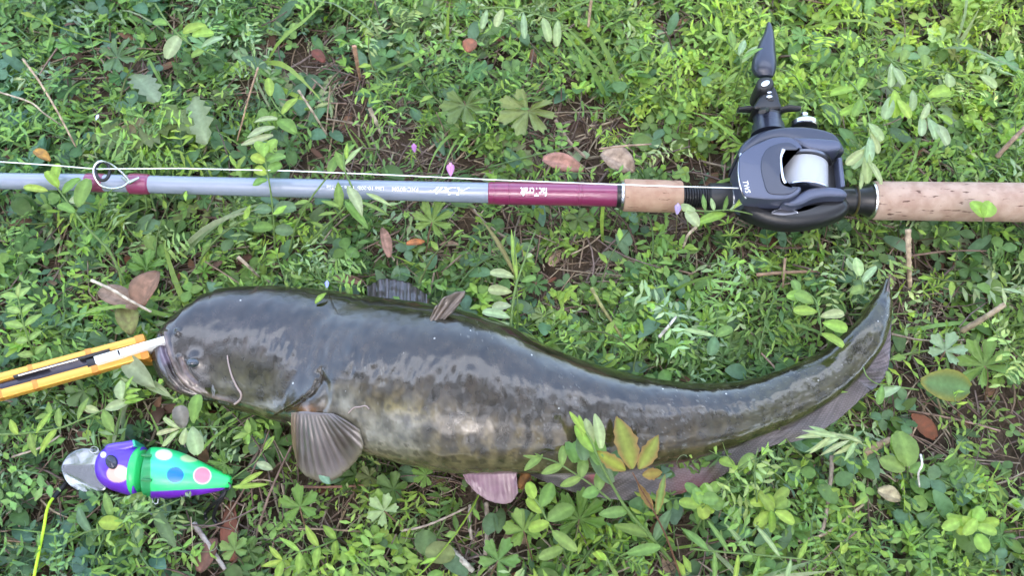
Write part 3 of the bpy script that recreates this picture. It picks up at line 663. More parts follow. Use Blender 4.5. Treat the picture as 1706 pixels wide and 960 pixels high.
def lure():
    base = P(270, 790, 0); t = thing('jointed_lure', 'two piece purple and bright green jointed lure with spots and a metal lip', 'fishing lure', base)
    M['lure'] = mat('lure_paint', attr=True, rough=.32, coat=.35, spec=.4)
    def loft(name, sec, cfun, par=t, nr=120, na=120, zsq=1.0, tilt=0):
        sec = catmull(np.array(sec, float), nr); a = np.linspace(0, 2 * math.pi, na, endpoint=False)
        cc = P(sec[:, 0], (sec[:, 1] + sec[:, 2]) / 2, sec[:, 4]); k = np.array([mpp(c) for c in cc])
        hw = (sec[:, 2] - sec[:, 1]) / 2 * k; hz = sec[:, 3] * k
        V = np.stack([cc[:, None, 0] + tilt * hw[:, None] * np.cos(a)[None], cc[:, None, 1] + hw[:, None] * np.cos(a)[None], cc[:, None, 2] + hz[:, None] * np.sin(a)[None] - .36 * hw[:, None] * 0], -1)
        X, Y = proj(V.reshape(-1, 3)); C = cfun(X, Y, V.reshape(-1, 3))
        F = [(i * na + j, i * na + (j + 1) % na, (i + 1) * na + (j + 1) % na, (i + 1) * na + j) for i in range(nr - 1) for j in range(na)] + [tuple(range(na)), tuple((nr - 1) * na + q for q in range(na))]
        return autosmooth(mesh_np(name, V.reshape(-1, 3), F, M['lure'], par, C), 50)
    pur = np.array([.105, .045, .52]); pur2 = np.array([.14, .025, .50]); grn = np.array([.035, .80, .20]); 
    def spot(C, X, Y, cx, cy, rx, ry, col, rim=None, e=.06):
        d = np.hypot((X - cx) / rx, (Y - cy) / ry)
        if rim is not None: C = mixc(C, rim, sstep(1.12 + e, 1.12 - e, d))
        return mixc(C, col, sstep(1 + e, 1 - e, d))
    def c_head(X, Y, V):
        C = mixc(np.broadcast_to(pur, (len(X), 3)), pur2, sstep(770, 815, Y))
        C = spot(C, X, Y, 196, 790, 18.5, 14.5, (.80, .46, .38)); C = mixc(C, (.85, .78, .70), sstep(1, .5, np.hypot((X - 203) / 14, (Y - 787) / 11)))
        return spot(C, X, Y, 172, 758, 5, 5, (.75, .8, .8))
    hd = loft('head', [(164, 764, 784, 8, .024), (167, 755, 796, 20, .024), (174, 747, 806, 27, .024), (186, 741, 814, 32, .024), (202, 741, 820, 35, .024), (218, 743, 825, 36, .024), (230, 745, 829, 34, .024), (236, 746, 831, 32, .024), (238, 752, 826, 27, .024)], c_head)
    # top ridge of the head
    pillow('back_plate', [(172, 750), (176, 741), (188, 737), (205, 735), (221, 733), (224, 744), (205, 752), (185, 754)], .016, .0335, .002, mat('purple_paint', tuple(pur), rough=.3, coat=.9), t)
    pillow('plate_edge', [(219.5, 733.5), (223.5, 733), (226, 743), (222, 745)], .018, .0335, .0006, mat('green_paint', (.02, .45, .28), rough=.3, coat=.9), t, closed_smooth=False)
    # hollow joint: pale green lip behind the head, inner shade painted as darker green
    def c_j(X, Y, V): return mixc(np.broadcast_to(np.array([.03, .55, .14]), (len(X), 3)), (.10, .30, .10), sstep(236, 246, X))
    loft('joint_collar', [(224, 752, 824, 32, .024), (227, 747, 827, 36, .024), (232, 745, 829, 36, .024), (237, 749, 826, 34, .024), (240, 755, 820, 29, .024), (243, 760, 815, 24, .024)], c_j)
    M['pin'] = mat('joint_pin', (.02, .2, .06), rough=.4)
    for y in (759, 800): tube('joint_pin', P(np.array([236, 252]), np.array([y, y + 1]), .036), .0009, M['pin'], t, 8)
    def c_tail(X, Y, V):
        C = np.broadcast_to(grn, (len(X), 3)).copy()
        C = mixc(C, (.07, .78, .50), np.exp(-(((X - 280) / 45) ** 2 + ((Y - 775) / 22) ** 2)) * .7)
        C = spot(C, X, Y, 292, 792, 14.5, 13.5, (.0, .17, .62)); C = spot(C, X, Y, 337, 793, 13.5, 13, (.72, .22, .30), (.80, .72, .62))
        C = spot(C, X, Y, 273, 758, 14, 9, (.85, .88, .76), e=.12); C = spot(C, X, Y, 316, 764, 15, 6.5, (.62, .85, .45), e=.2)
        C = mixc(C, (.17, .02, .50), sstep(0, 2, Y - np.interp(X, [245, 300, 370, 390], [818.5, 816, 812, 815])))
        C = mixc(C, (.02, .28, .09), sstep(252, 249.5, X))
        return C
    loft('tail_section', [(247, 748, 826, 30, .024), (249, 746, 829, 33, .024), (258, 746, 830, 34, .024), (275, 748, 831, 33, .024), (300, 755, 829, 30, .0235), (325, 766, 826, 25, .023), (350, 778, 822, 19, .0225), (372, 788, 817, 13, .022), (383, 793, 812, 9, .022), (386, 797, 807, 5, .022)], c_tail)
    # eye
    pillow('eye', [(184 + 10 * math.cos(q) + 1.5 * math.sin(q), 769.5 + 12 * math.sin(q)) for q in np.linspace(0, 6.28, 15)[:-1]], .030, .0385, .0016, mat('lure_eye', (.012, .015, .035), rough=.25, coat=.6), t, dome=.0008)
    # bent metal lip
    lipz = lambda W: -(W[:, 1] - P(150, 785, .02)[1]) * .0
    outl = [(167, 752), (150, 747), (132, 748), (114, 757), (103, 772), (102, 788), (109, 804), (124, 817), (142, 822), (160, 821), (176, 815), (172, 795), (167, 775)]
    q = np.vstack([outl[-2:], outl, outl[:3]]); c = catmull(q, 600); d0 = np.argmin(np.hypot(*(c[:300] - outl[0]).T)); d1 = 300 + np.argmin(np.hypot(*(c[300:] - outl[0]).T)); c = c[d0:d1][::4]
    cen = np.array([142, 784.0]); V = []; nn = len(c); rr = 14
    for k in range(1, rr + 1):
        o = cen + (c - cen) * k / rr; z = .020 + .00004 * (o[:, 0] - 140)
        fold_d = ((o[:, 1] - 790) - (o[:, 0] - 110) * .50)     # crease running down to the right
        z = z - .00018 * np.maximum(fold_d, 0) + .0000 * o[:, 0] - .00003 * np.abs(o[:, 1] - 775)
        V.append(P(o[:, 0], o[:, 1], z))
    V = np.vstack([P(cen[0], cen[1], .0199)[None]] + V)
    F = [(0, 1 + j, 1 + (j + 1) % nn) for j in range(nn)] + [(1 + k * nn + j, 1 + (k + 1) * nn + j, 1 + (k + 1) * nn + (j + 1) % nn, 1 + k * nn + (j + 1) % nn) for k in range(rr - 1) for j in range(nn)]
    lp = mesh_np('metal_lip', V, F, mat('brushed_lip', (.40, .40, .43), rough=.22, metal=1, bump=(300, .15, .0008)), t)
    s = lp.modifiers.new('s', 'SOLIDIFY'); s.thickness = .0012
    a = np.linspace(0, 2 * math.pi, 30)
    tube('tie_ring', P(157 + 7 * np.cos(a), 750 + 5.5 * np.sin(a), .0215), .0004, M['silver'], t, 6)
    tube('hanger', catmull(P(np.array([252, 253, 256, 262, 264, 262]), np.array([820, 828, 838, 840, 832, 824]), .022), 24), .0006, M['silver'], t, 6)
    tube('split_ring', P(258 + 9 * np.cos(a), 851 + 8 * np.sin(a), .016 + .002 * np.sin(a)), .0005, M['dsteel'], t, 6)
    def hook(name, pts, z, r=.0008): return tube(name, catmull(P(np.array([p[0] for p in pts]), np.array([p[1] for p in pts]), np.array(z)), 30), np.append(np.full(29, r), .0001), M['blk'], t, 8)
    hook('treble_hook', [(256, 858), (257, 875), (262, 892), (270, 900), (279, 896), (281, 886)], [.014, .010, .006, .005, .008, .012])
    hook('treble_hook', [(256, 860), (252, 876), (243, 890), (233, 890), (228, 880)], [.014, .010, .006, .005, .010])
    tube('split_ring', P(379 + 5 * np.cos(a), 811 + 6 * np.sin(a), .024 + .003 * np.cos(a)), .0005, M['dsteel'], t, 6)
    hook('treble_hook', [(378, 814), (372, 828), (362, 843), (356, 862), (362, 874), (371, 872)], [.023, .020, .015, .009, .008, .013], .0011)
    hook('treble_hook', [(376, 818), (366, 832), (354, 842), (342, 856), (344, 868)], [.022, .019, .013, .008, .010], .0011)
    foot(P(np.array([125, 170, 235, 300, 380]), np.array([785, 780, 788, 790, 802]), .02), [.013, .013, .017, .015, .003], .012)
    # leader: black sleeve and yellow line
    sl = thing('leader', 'bright yellow-green leader line with a black sleeve running off below the lure', 'fishing line', P(70, 880, 0))
    tube('sleeve', catmull(P(np.array([128, 112, 98, 86]), np.array([786, 804, 820, 835]), np.array([.010, .011, .014, .018])), 16), .0016, M['blkm'], sl, 10)
    tube('coloured_line', catmull(P(np.array([88, 82, 77, 74, 68, 58, 48, 40]), np.array([831, 840, 856, 875, 905, 955, 1010, 1080]), np.array([.021, .023, .026, .027, .028, .028, .027, .025])), 60), .00085, mat('neon_line', (.50, .75, .03), rough=.4), sl, 8)
lure()

def gripper():
    base = P(60, 620, 0); t = thing('lip_gripper', 'orange metal fish gripper with a white jaw clamped on the catfish mouth', 'fish gripper', base)
    m = mat('orange_anodised', (.74, .38, .06), rough=.3, metal=.35, coat=.3); n = m.node_tree; b = n.nodes['Principled BSDF']
    M['orange'] = m; M['burnt'] = mat('burnt_orange', (.60, .24, .035), rough=.35, metal=.35, coat=.3)
    def bar(name, x0, y0, x1, y1, w0, w1, z0, z1, mt, bev=.0008):
        d = np.array([x1 - x0, y1 - y0], float); d /= np.linalg.norm(d); nn = np.array([-d[1], d[0]])
        a = np.array([x0, y0]); c = np.array([x1, y1])
        return pillow(name, [a + nn * w0 / 2, c + nn * w1 / 2, c - nn * w1 / 2, a - nn * w0 / 2], z0, z1, bev, mt, t, closed_smooth=False, rings=3)
    s = lambda x, c0: c0 - (x) * .262
    up = bar('side_rail', -330, 717.5, 240, 562.5, 15, 12, .0355, .0400, M['orange'])
    lo = bar('side_rail', -330, 748, 247, 588, 17, 14, .0355, .0400, M['orange'])
    for par, items in ((up, ((50, 638 - 24.5 + .5, 9), (147, 587.5, 11), (232, 564.5, 15))), (lo, ((58, 640.5, 10), (157, 613, 12), (240, 590.5, 13), (0, 656, 7)))):
        for x, y, ln in items: 
            o = bar('dark_band', x - ln / 2, y + ln * .14, x + ln / 2, y - ln * .14, 14.3 if par is up else 16.2, 13.3 if par is up else 15.7, .0358, .0402, M['burnt'], .0007)
    bar('inner_slide', -330, 732.5, 152, 604, 13, 13, 0.0325, .0375, mat('dark_blue_slide', (.035, .035, .06), rough=.35, metal=.5, coat=.4))
    bar('steel_rod', 22, 628, 182, 583, 5.5, 5.5, .034, .0410, M['blk'])
    bar('steel_rod', 30, 626, 130, 598.5, 2.6, 2.6, .036, .0418, M['silver'], .0004)
    bar('slide_end', 144, 606, 160, 601.5, 13, 13, .031, .0405, M['blk'])
    wh = mat('white_plastic', (.82, .82, .80), rough=.3, coat=.3)
    bar('jaw', 157, 600, 200, 587.5, 13, 13, .034, .0440, wh); bar('jaw', 196, 588.5, 276, 564.5, 12.5, 11.5, .033, .0440, wh)
    bar('jaw', 225, 596, 262, 597, 13, 10, .026, .0350, M['burnt'])
    # round pivot knob behind the rails
    c = P(197, 570, .030); profile('pivot_knob', P(197, 570, .024), P(197, 570, .024) + [0, 0, .011], [(0, .010), (.1, .0115), (.8, .0115), (1, .0095)], M['slate2'], t, 32)
    profile('pivot_knob', P(145, 615, .020), P(145, 615, .020) + [0, 0, .010], [(0, .009), (.1, .010), (.8, .010), (1, .0085)], M['blk'], t, 32)
    h = P(np.array([-330, -480, -760]), np.array([733, 774, 850]), .033)
    tube('handle', h, [.012, .014, .014], M['blkm'], t, 20)
    foot(P(np.array([-700, -330, 60, 245]), np.array([840, 733, 632, 577]), .03), [.014, .010, .010, .008], .024)
gripper()

# ------------------------------------------------------------------ plants
def leaf_vf(L, W, shape='oval', n=3, fold=.25, droop=.15, base=.0, thick=0):
    """leaf along +X, folded on its midrib; three vertices per row"""
    t = np.linspace(0, 1, n + 1)
    if shape == 'oval': wd = np.sin(np.pi * np.clip(t * .92 + .06, 0, 1)) ** .65
    elif shape == 'blunt': wd = np.interp(t, [0, .2, .55, .85, 1], [.12, .62, 1, .9, .38])
    elif shape == 'round': wd = np.interp(t, [0, .15, .45, .8, 1], [.12, .7, 1, .92, .35])
    elif shape == 'lance': wd = np.interp(t, [0, .2, .5, .8, 1], [.15, .8, 1, .6, .02])
    else: wd = np.interp(t, [0, .3, 1], [.8, 1, .05])
    x = t * L; zm = -droop * L * t ** 2 + .04 * L * np.sin(t * 3)
    V = np.zeros((n + 1, 3, 3)); V[:, :, 0] = x[:, None]
    V[:, 0, 1] = wd * W / 2; V[:, 2, 1] = -wd * W / 2
    V[:, 1, 2] = zm; V[:, 0, 2] = zm + fold * wd * W / 2; V[:, 2, 2] = V[:, 0, 2]
    F = []
    for i in range(n):
        for j in range(2):
            a = i * 3 + j; b = a + 3; F += [(a, b, b + 1), (a, b + 1, a + 1)]
    cf = np.ones((n + 1, 3)); cf[:, 1] = 1.22; cf[0] *= 1.1
    return V.reshape(-1, 3), np.array(F), cf.reshape(-1)
def frame(d, up=(0, 0, 1)):
    d = np.asarray(d, float); d = d / np.linalg.norm(d); y = np.cross(up, d); y /= np.linalg.norm(y) + 1e-9; z = np.cross(d, y)
    return np.stack([d, y, z], 0)             # rows: local axes in world; V @ frame
class TB:
    def __init__(s): s.V = []; s.F = []; s.C = []; s.n = 0
    def add(s, V, F, C):
        s.V.append(V); s.F.append(np.asarray(F) + s.n); s.C.append(np.broadcast_to(C, V.shape)); s.n += len(V)
    def leaf(s, p, d, L, W, col, shape='oval', n=3, fold=.25, droop=.15, up=(0, 0, 1)):
        V, F, cf = leaf_vf(L, W, shape, n, fold, droop); s.add(V @ frame(d, up) + p, F, np.asarray(col)[None] * cf[:, None])
    def stem(s, path, r0, r1, col, n=3):
        path = np.asarray(path); k = len(path); T = np.gradient(path, axis=0); T /= np.linalg.norm(T, axis=1)[:, None] + 1e-12
        N = np.cross(T, [.13, .07, 1.0]); N /= np.linalg.norm(N, axis=1)[:, None]; B = np.cross(N, T); r = np.linspace(r0, r1, k)
        a = np.arange(n) * 2 * math.pi / n
        V = (path[:, None] + r[:, None, None] * (np.cos(a)[None, :, None] * N[:, None] + np.sin(a)[None, :, None] * B[:, None])).reshape(-1, 3)
        i = np.arange(k - 1)[:, None] * n; j = np.arange(n)[None]; j2 = (j + 1) % n
        F = np.concatenate([np.stack([i + j, i + j2, i + n + j2], -1).reshape(-1, 3), np.stack([i + j, i + n + j2, i + n + j], -1).reshape(-1, 3)])
        s.add(V, F, np.asarray(col)[None])
    def out(s): return np.vstack(s.V), np.vstack(s.F), np.vstack(s.C)
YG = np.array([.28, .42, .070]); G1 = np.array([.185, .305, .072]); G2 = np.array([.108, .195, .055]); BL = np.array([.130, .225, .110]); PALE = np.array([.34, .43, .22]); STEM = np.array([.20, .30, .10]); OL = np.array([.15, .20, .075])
U = random.uniform
def jit(c, a=.18): return np.asarray(c) * (1 + U(-a, a)) * np.array([1 + U(-.1, .14), 1, 1 + U(-.15, .15)])
def curve(p, az, el, L, n=8, bend=.5, dip=.5):
    pts = [np.array(p, float)]; da = U(-bend, bend) / n; de = -U(0, dip) / n * 2
    for _ in range(n):
        pts.append(pts[-1] + np.array([math.cos(az) * math.cos(el), math.sin(az) * math.cos(el), math.sin(el)]) * L / n); az += da * 2; el = el + de
    return np.array(pts)
def pinnate(tb, p, az, el, L, pairs, ll, lw, col, shape, tendril=True, curl=.6, nl=2, fold=.25):
    c = curve(p, az, el, L, 6, .5, curl); tb.stem(c, .00045, .00025, STEM * .9)
    for k in range(pairs):
        f = .16 + .84 * k / max(1, pairs - 1); q = c[0] if f == 0 else np.array([np.interp(f * 6, range(7), c[:, a]) for a in range(3)])
        T = c[min(6, int(f * 6) + 1) if f < 1 else 6] - c[max(0, min(5, int(f * 6)))]; T /= np.linalg.norm(T) + 1e-9
        S = np.cross([0, 0, 1], T); S /= np.linalg.norm(S) + 1e-9
        for sg in (1, -1):
            if U(0, 1) < .12: continue
            d = S * sg + T * U(-.1, .9) + np.array([0, 0, U(-.6, .7)]); sc = (1 - .35 * abs(f - .45)) * U(.8, 1.15)
            tb.leaf(q, d, ll * sc * U(.85, 1.12), lw * sc, jit(col), shape, nl, U(.1, .5), U(0, .3), up=(U(-.7, .7), U(-.7, .7), 1))
    if tendril and U(0, 1) < .6:
        a = np.linspace(0, U(3, 8), 9); e = c[-1]; T = c[-1] - c[-2]; T /= np.linalg.norm(T); S = np.cross([0, 0, 1], T)
        tb.stem(np.array([e + T * (.012 * i / 8 + .002 * math.sin(x)) + S * .003 * (1 - math.cos(x)) * (1 - i / 12) for i, x in enumerate(a)]), .00028, .00014, PALE * .9)
def t_vetch(ll=.011, lw=.0042, col=G1, shape='blunt', L=.085, tip=True):
    tb = TB(); c = curve((0, 0, 0), 0, U(.35, 1.0), L * U(.8, 1.2), 8, .9, 1.5); c[:, 2] = np.maximum(c[:, 2], .003)
    tb.stem(c, .0011, .0006, STEM)
    for k in range(1, 8):
        side = 1 if k % 2 else -1; az = side * U(.7, 1.5)
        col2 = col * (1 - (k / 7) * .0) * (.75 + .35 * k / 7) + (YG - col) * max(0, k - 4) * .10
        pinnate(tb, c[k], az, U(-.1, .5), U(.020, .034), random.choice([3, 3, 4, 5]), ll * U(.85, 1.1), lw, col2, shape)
    if tip:
        for _ in range(5): tb.leaf(c[-1], (math.cos(U(-.8, .8)), U(-.7, .7), U(.2, .9)), ll * .7, lw * .8, jit(YG), 'lance', 2, .6, 0)
    return tb.out()
def t_clover(col=G1):
    tb = TB(); L = U(.012, .030); c = curve((0, 0, 0), 0, U(.9, 1.4), L, 5, .6, .6); tb.stem(c, .0006, .0004, STEM)
    a0 = U(0, 6); r = U(.006, .0105)
    for k in range(3):
        a = a0 + k * 2.094 + U(-.2, .2); tb.leaf(c[-1], (math.cos(a), math.sin(a), U(-.1, .45)), r * 1.15, r * U(.85, 1.05), jit(col), 'round', 3, U(.1, .35), U(0, .3))
    return tb.out()
def t_bushy(col=YG):
    tb = TB(); c = curve((0, 0, 0), 0, U(.8, 1.4), U(.020, .034), 6, .6, .8); tb.stem(c, .0007, .0005, STEM)
    for k in range(1, 7):
        for _ in range(3):
            a = U(0, 6.28); tb.leaf(c[k], (math.cos(a), math.sin(a), U(.0, .8)), U(.006, .011), U(.0030, .0052), jit(G1 * .4 + col * .6 if k < 5 else col), random.choice(['round', 'blunt', 'oval']), 2, U(.1, .5), U(0, .3))
    return tb.out()
def t_whorl(col=YG):
    tb = TB(); c = curve((0, 0, 0), 0, U(.3, .9), U(.05, .08), 8, .9, 1.0); c[:, 2] = np.maximum(c[:, 2], .003); tb.stem(c, .0006, .0004, STEM)
    for k in range(1, 9):
        T = c[k] - c[k - 1]; T /= np.linalg.norm(T); A = np.cross(T, [0, 0, 1]); A /= np.linalg.norm(A); B = np.cross(T, A); nn = 6
        for j in range(nn):
            a = j * 6.28 / nn + k; tb.leaf(c[k], math.cos(a) * A + math.sin(a) * B + T * .45, U(.008, .012) * (1.1 - k * .05), .0016, jit(col, .12), 'lance', 2, .2, .1)
    return tb.out()
def lobed_vf(r, lobes=5, depth=.55, sub=.18, seed=0, cup=.15, wav=.08):
    n = lobes * 14; a = np.linspace(-2.75, 2.75, n); ph = (a + 2.75) / 5.5 * lobes
    lob = 1 - depth * np.abs(np.sin(ph * math.pi + math.pi / 2)) ** 8 - sub * (.5 + .5 * np.cos(ph * 2 * math.pi * 3))
    lob *= .82 + .18 * np.cos(a * .8)
    rr = r * np.clip(lob, .12, 1)
    V = [np.zeros((1, 3))]; cfs = [np.ones(1)]
    for f in (.35, .7, 1.0):
        q = np.minimum(rr, r * f * 1.0) if f < 1 else rr
        q = rr * f
        z = cup * r * f ** 2 + wav * r * np.sin(ph * 2 * math.pi) * f
        V.append(np.stack([q * np.cos(a), q * np.sin(a), z], 1)); cfs.append(1 + .18 * np.cos(ph * 2 * math.pi + math.pi))
    F = [(0, 1 + j, 2 + j) for j in range(n - 1)]
    for k in range(2):
        for j in range(n - 1):
            x = 1 + k * n + j; F += [(x, x + n, x + n + 1), (x, x + n + 1, x + 1)]
    return np.vstack(V), np.array(F), np.concatenate(cfs)
def t_cut(col=G1):
    tb = TB(); c = curve((0, 0, 0), 0, U(.7, 1.2), U(.018, .032), 5, .5, .6); tb.stem(c, .0006, .0005, np.array([.16, .13, .07]))
    V, F, cf = lobed_vf(U(.010, .016), random.choice([5, 6, 7]), U(.45, .7), U(.08, .2)); V[:, 0] += .002
    tb.add(V @ frame((1, U(-.3, .3), U(-.3, .3)), (U(-.3, .3), U(-.3, .3), 1)) + c[-1], F, jit(col)[None] * cf[:, None]); return tb.out()
def t_broad(col=G2):
    tb = TB(); 
    for k in range(random.choice([2, 3, 4])):
        a = U(0, 6.28); c = curve((0, 0, 0), a, U(.5, 1.1), U(.010, .022), 4, .3, .6); tb.stem(c, .0007, .0006, STEM)
        tb.leaf(c[-1], (math.cos(a), math.sin(a), U(-.1, .5)), U(.014, .026), U(.008, .014), jit(col), 'oval', 5, U(.1, .4), U(.0, .4))
    return tb.out()
def t_grass(col=G1):
    tb = TB()
    for k in range(random.choice([1, 2, 3])):
        L = U(.04, .09); c = curve((U(-.004, .004), U(-.004, .004), 0), U(-.8, .8), U(.5, 1.2), L, 7, .6, 1.6); w_ = U(.0008, .0016); S = np.cross(np.gradient(c, axis=0), [0, 0, 1]); S /= np.linalg.norm(S, axis=1)[:, None]
        ww = w_ * np.interp(np.linspace(0, 1, 8), [0, .5, 1], [.8, 1, .05]); V = np.concatenate([c + S * ww[:, None], c - S * ww[:, None] + [0, 0, .0003]]); j = np.arange(7)
        F = np.concatenate([np.stack([j, j + 1, j + 9], 1), np.stack([j, j + 9, j + 8], 1)]); tb.add(V, F, jit(col)[None])
    return tb.out()
def t_mugwort(col=PALE):
    tb = TB(); c = curve((0, 0, 0), 0, U(.3, .8), U(.03, .045), 6, .4, .9); tb.stem(c, .0006, .0004, STEM)
    for k in range(1, 7):
        for sg in (1, -1):
            for q in range(2): tb.leaf(c[k], (1, sg * U(.5, 1.2), U(-.1, .3)), U(.009, .015), .0028, jit(col), 'lance', 2, .2, .15)
    return tb.out()
def t_rosette(col=OL):
    tb = TB()
    for k in range(random.choice([3, 4, 5])):
        a = U(0, 6.28); L = U(.03, .05); V, F, cf = leaf_vf(L, L * .30, 'blunt', 14, .25, .25); V = V.reshape(15, 3, 3)
        V[:, 0, 1] *= np.where(np.arange(15) % 2, 1.1, .45); V[:, 2, 1] *= np.where(np.arange(15) % 2, 1.1, .45)
        tb.add(V.reshape(-1, 3) @ frame((math.cos(a), math.sin(a), U(.2, .6))) + [0, 0, .003], F, jit(col)[None] * cf[:, None])
    return tb.out()
def t_litter(col):
    tb = TB(); L = U(.012, .055); c = curve((0, 0, U(.001, .006)), 0, U(-.05, .2), L, 4, .5, .1); r = U(.0003, .0009); tb.stem(c, r, r * .7, col); return tb.out()
def t_deadleaf(col):
    tb = TB(); L = U(.008, .022); tb.leaf((0, 0, U(.001, .006)), (1, 0, U(-.1, .4)), L, L * U(.3, .6), col, 'oval', 4, U(-.6, .8), U(-.4, .4)); return tb.out()

def scatter(name, temps, pts, scale, label, cat, mt='leaf', tint=None, tilt=.25, cap=.040, zoff=0.0, drop=True):
    """bake many jittered copies of small templates into one ground-cover mesh"""
    VV, FF, CC, n = [], [], [], 0
    idx = rng.integers(0, len(temps), len(pts))
    for k, T in enumerate(temps):
        sel = np.where(idx == k)[0]; m = len(sel)
        if not m: continue
        V, F, C = T; a = rng.uniform(0, 2 * math.pi, m); s = rng.uniform(*scale, m)
        tx, ty = rng.normal(0, tilt, m), rng.normal(0, tilt, m)
        ca, sa = np.cos(a), np.sin(a)
        X = (V[None, :, 0] * ca[:, None] - V[None, :, 1] * sa[:, None]) * s[:, None]; Y = (V[None, :, 0] * sa[:, None] + V[None, :, 1] * ca[:, None]) * s[:, None]; Z = V[None, :, 2] * s[:, None]
        Z2 = Z + X * tx[:, None] + Y * ty[:, None]; Z2 = np.maximum(Z2, .0015 + .15 * Z)
        X = X + pts[sel, 0][:, None]; Y = Y + pts[sel, 1][:, None]
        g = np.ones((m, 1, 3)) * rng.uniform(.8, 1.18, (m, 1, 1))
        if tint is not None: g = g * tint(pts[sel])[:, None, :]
        W = np.stack([X, Y, Z2 + zoff], -1); Cc = C[None] * g
        FFk = F[None] + (np.arange(m) * len(V))[:, None, None]
        W = W.reshape(-1, 3); FFk = FFk.reshape(-1, 3)
        hi = W[:, 2] > cap; W[hi, 2] = cap + (W[hi, 2] - cap) * .25
        if drop:
            cen = W[FFk].mean(1); bad = foot_test(cen[:, 0], cen[:, 1], cen[:, 2]); FFk = FFk[~bad]
            used = np.zeros(len(W), bool); used[FFk.ravel()] = True; mp = np.cumsum(used) - 1; W = W[used]; Cc = Cc.reshape(-1, 3)[used]; FFk = mp[FFk]
        VV.append(W); FF.append(FFk + n); CC.append(Cc.reshape(-1, 3)); n += len(W)
    o = mesh_np(name, np.vstack(VV), np.vstack(FF), M[mt], None, np.vstack(CC)); tag(o, label, cat, kind='stuff'); print(name, len(np.vstack(FF))); return o

# where the photograph shows bare soil and litter (photo px, radius px, strength)
BARE = [(610, 185, 55, .9), (650, 225, 45, .9), (955, 230, 60, .95), (930, 190, 40, .7), (1010, 290, 50, .9), (760, 275, 70, .6), (690, 375, 50, .8), (760, 380, 80, .5), (900, 385, 90, .65), (1000, 395, 80, .5), (1165, 375, 60, .85),
        (1110, 440, 60, .5), (1290, 450, 70, .7), (1325, 480, 40, .6), (800, 870, 70, .95), (690, 810, 60, .8), (560, 840, 60, .85), (430, 880, 70, .85), (370, 900, 60, .8), (500, 780, 60, .7), (640, 800, 50, .6), (1540, 590, 60, .95), (1500, 470, 45, .9),
        (1490, 530, 45, .8), (1620, 670, 70, .9), (1590, 640, 50, .8), (1560, 745, 50, .6), (960, 900, 60, .5), (1470, 760, 50, .6), (340, 930, 60, .7), (880, 920, 50, .6), (450, 850, 50, .6), (120, 780, 40, .5), (950, 35, 40, .6), (1130, 30, 50, .6), (1160, 330, 50, .7), (1540, 280, 40, .4),
        (100, 95, 40, .3), (130, 165, 40, .4), (60, 255, 40, .4), (1240, 270, 40, .6), (1650, 740, 60, .6), (40, 830, 60, .5), (640, 700, 300, .0)]
def bare(Q):
    x, y = proj(np.column_stack([Q, np.full(len(Q), .012)])); b = np.zeros(len(Q))
    for cx, cy, r, s in BARE: b = np.maximum(b, s * np.exp(-(((x - cx) ** 2 + (y - cy) ** 2) / (r * 1.42) ** 2) ** 1.5))
    return b, x, y
def points(n, f=None, ext=(-.66, .66, -.42, .62), keep_bare=False):
    Q = np.column_stack([rng.uniform(ext[0], ext[1], n), rng.uniform(ext[2], ext[3], n)]); b, x, y = bare(Q)
    g = fbm(Q * 22, 3, 91); p = (1 - 1.1 * b) * sstep(.20, .42, g) if not keep_bare else np.ones(n)
    if f is not None: p = p * f(x, y, Q)
    return Q[rng.uniform(0, 1, n) < p]
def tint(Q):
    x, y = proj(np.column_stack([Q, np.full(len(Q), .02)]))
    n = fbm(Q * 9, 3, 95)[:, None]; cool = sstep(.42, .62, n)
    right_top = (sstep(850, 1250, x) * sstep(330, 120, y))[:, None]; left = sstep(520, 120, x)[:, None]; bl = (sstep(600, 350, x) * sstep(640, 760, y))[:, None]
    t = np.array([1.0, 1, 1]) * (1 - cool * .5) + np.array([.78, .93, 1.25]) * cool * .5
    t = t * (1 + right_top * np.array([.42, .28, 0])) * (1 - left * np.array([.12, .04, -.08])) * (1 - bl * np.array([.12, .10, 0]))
    return t
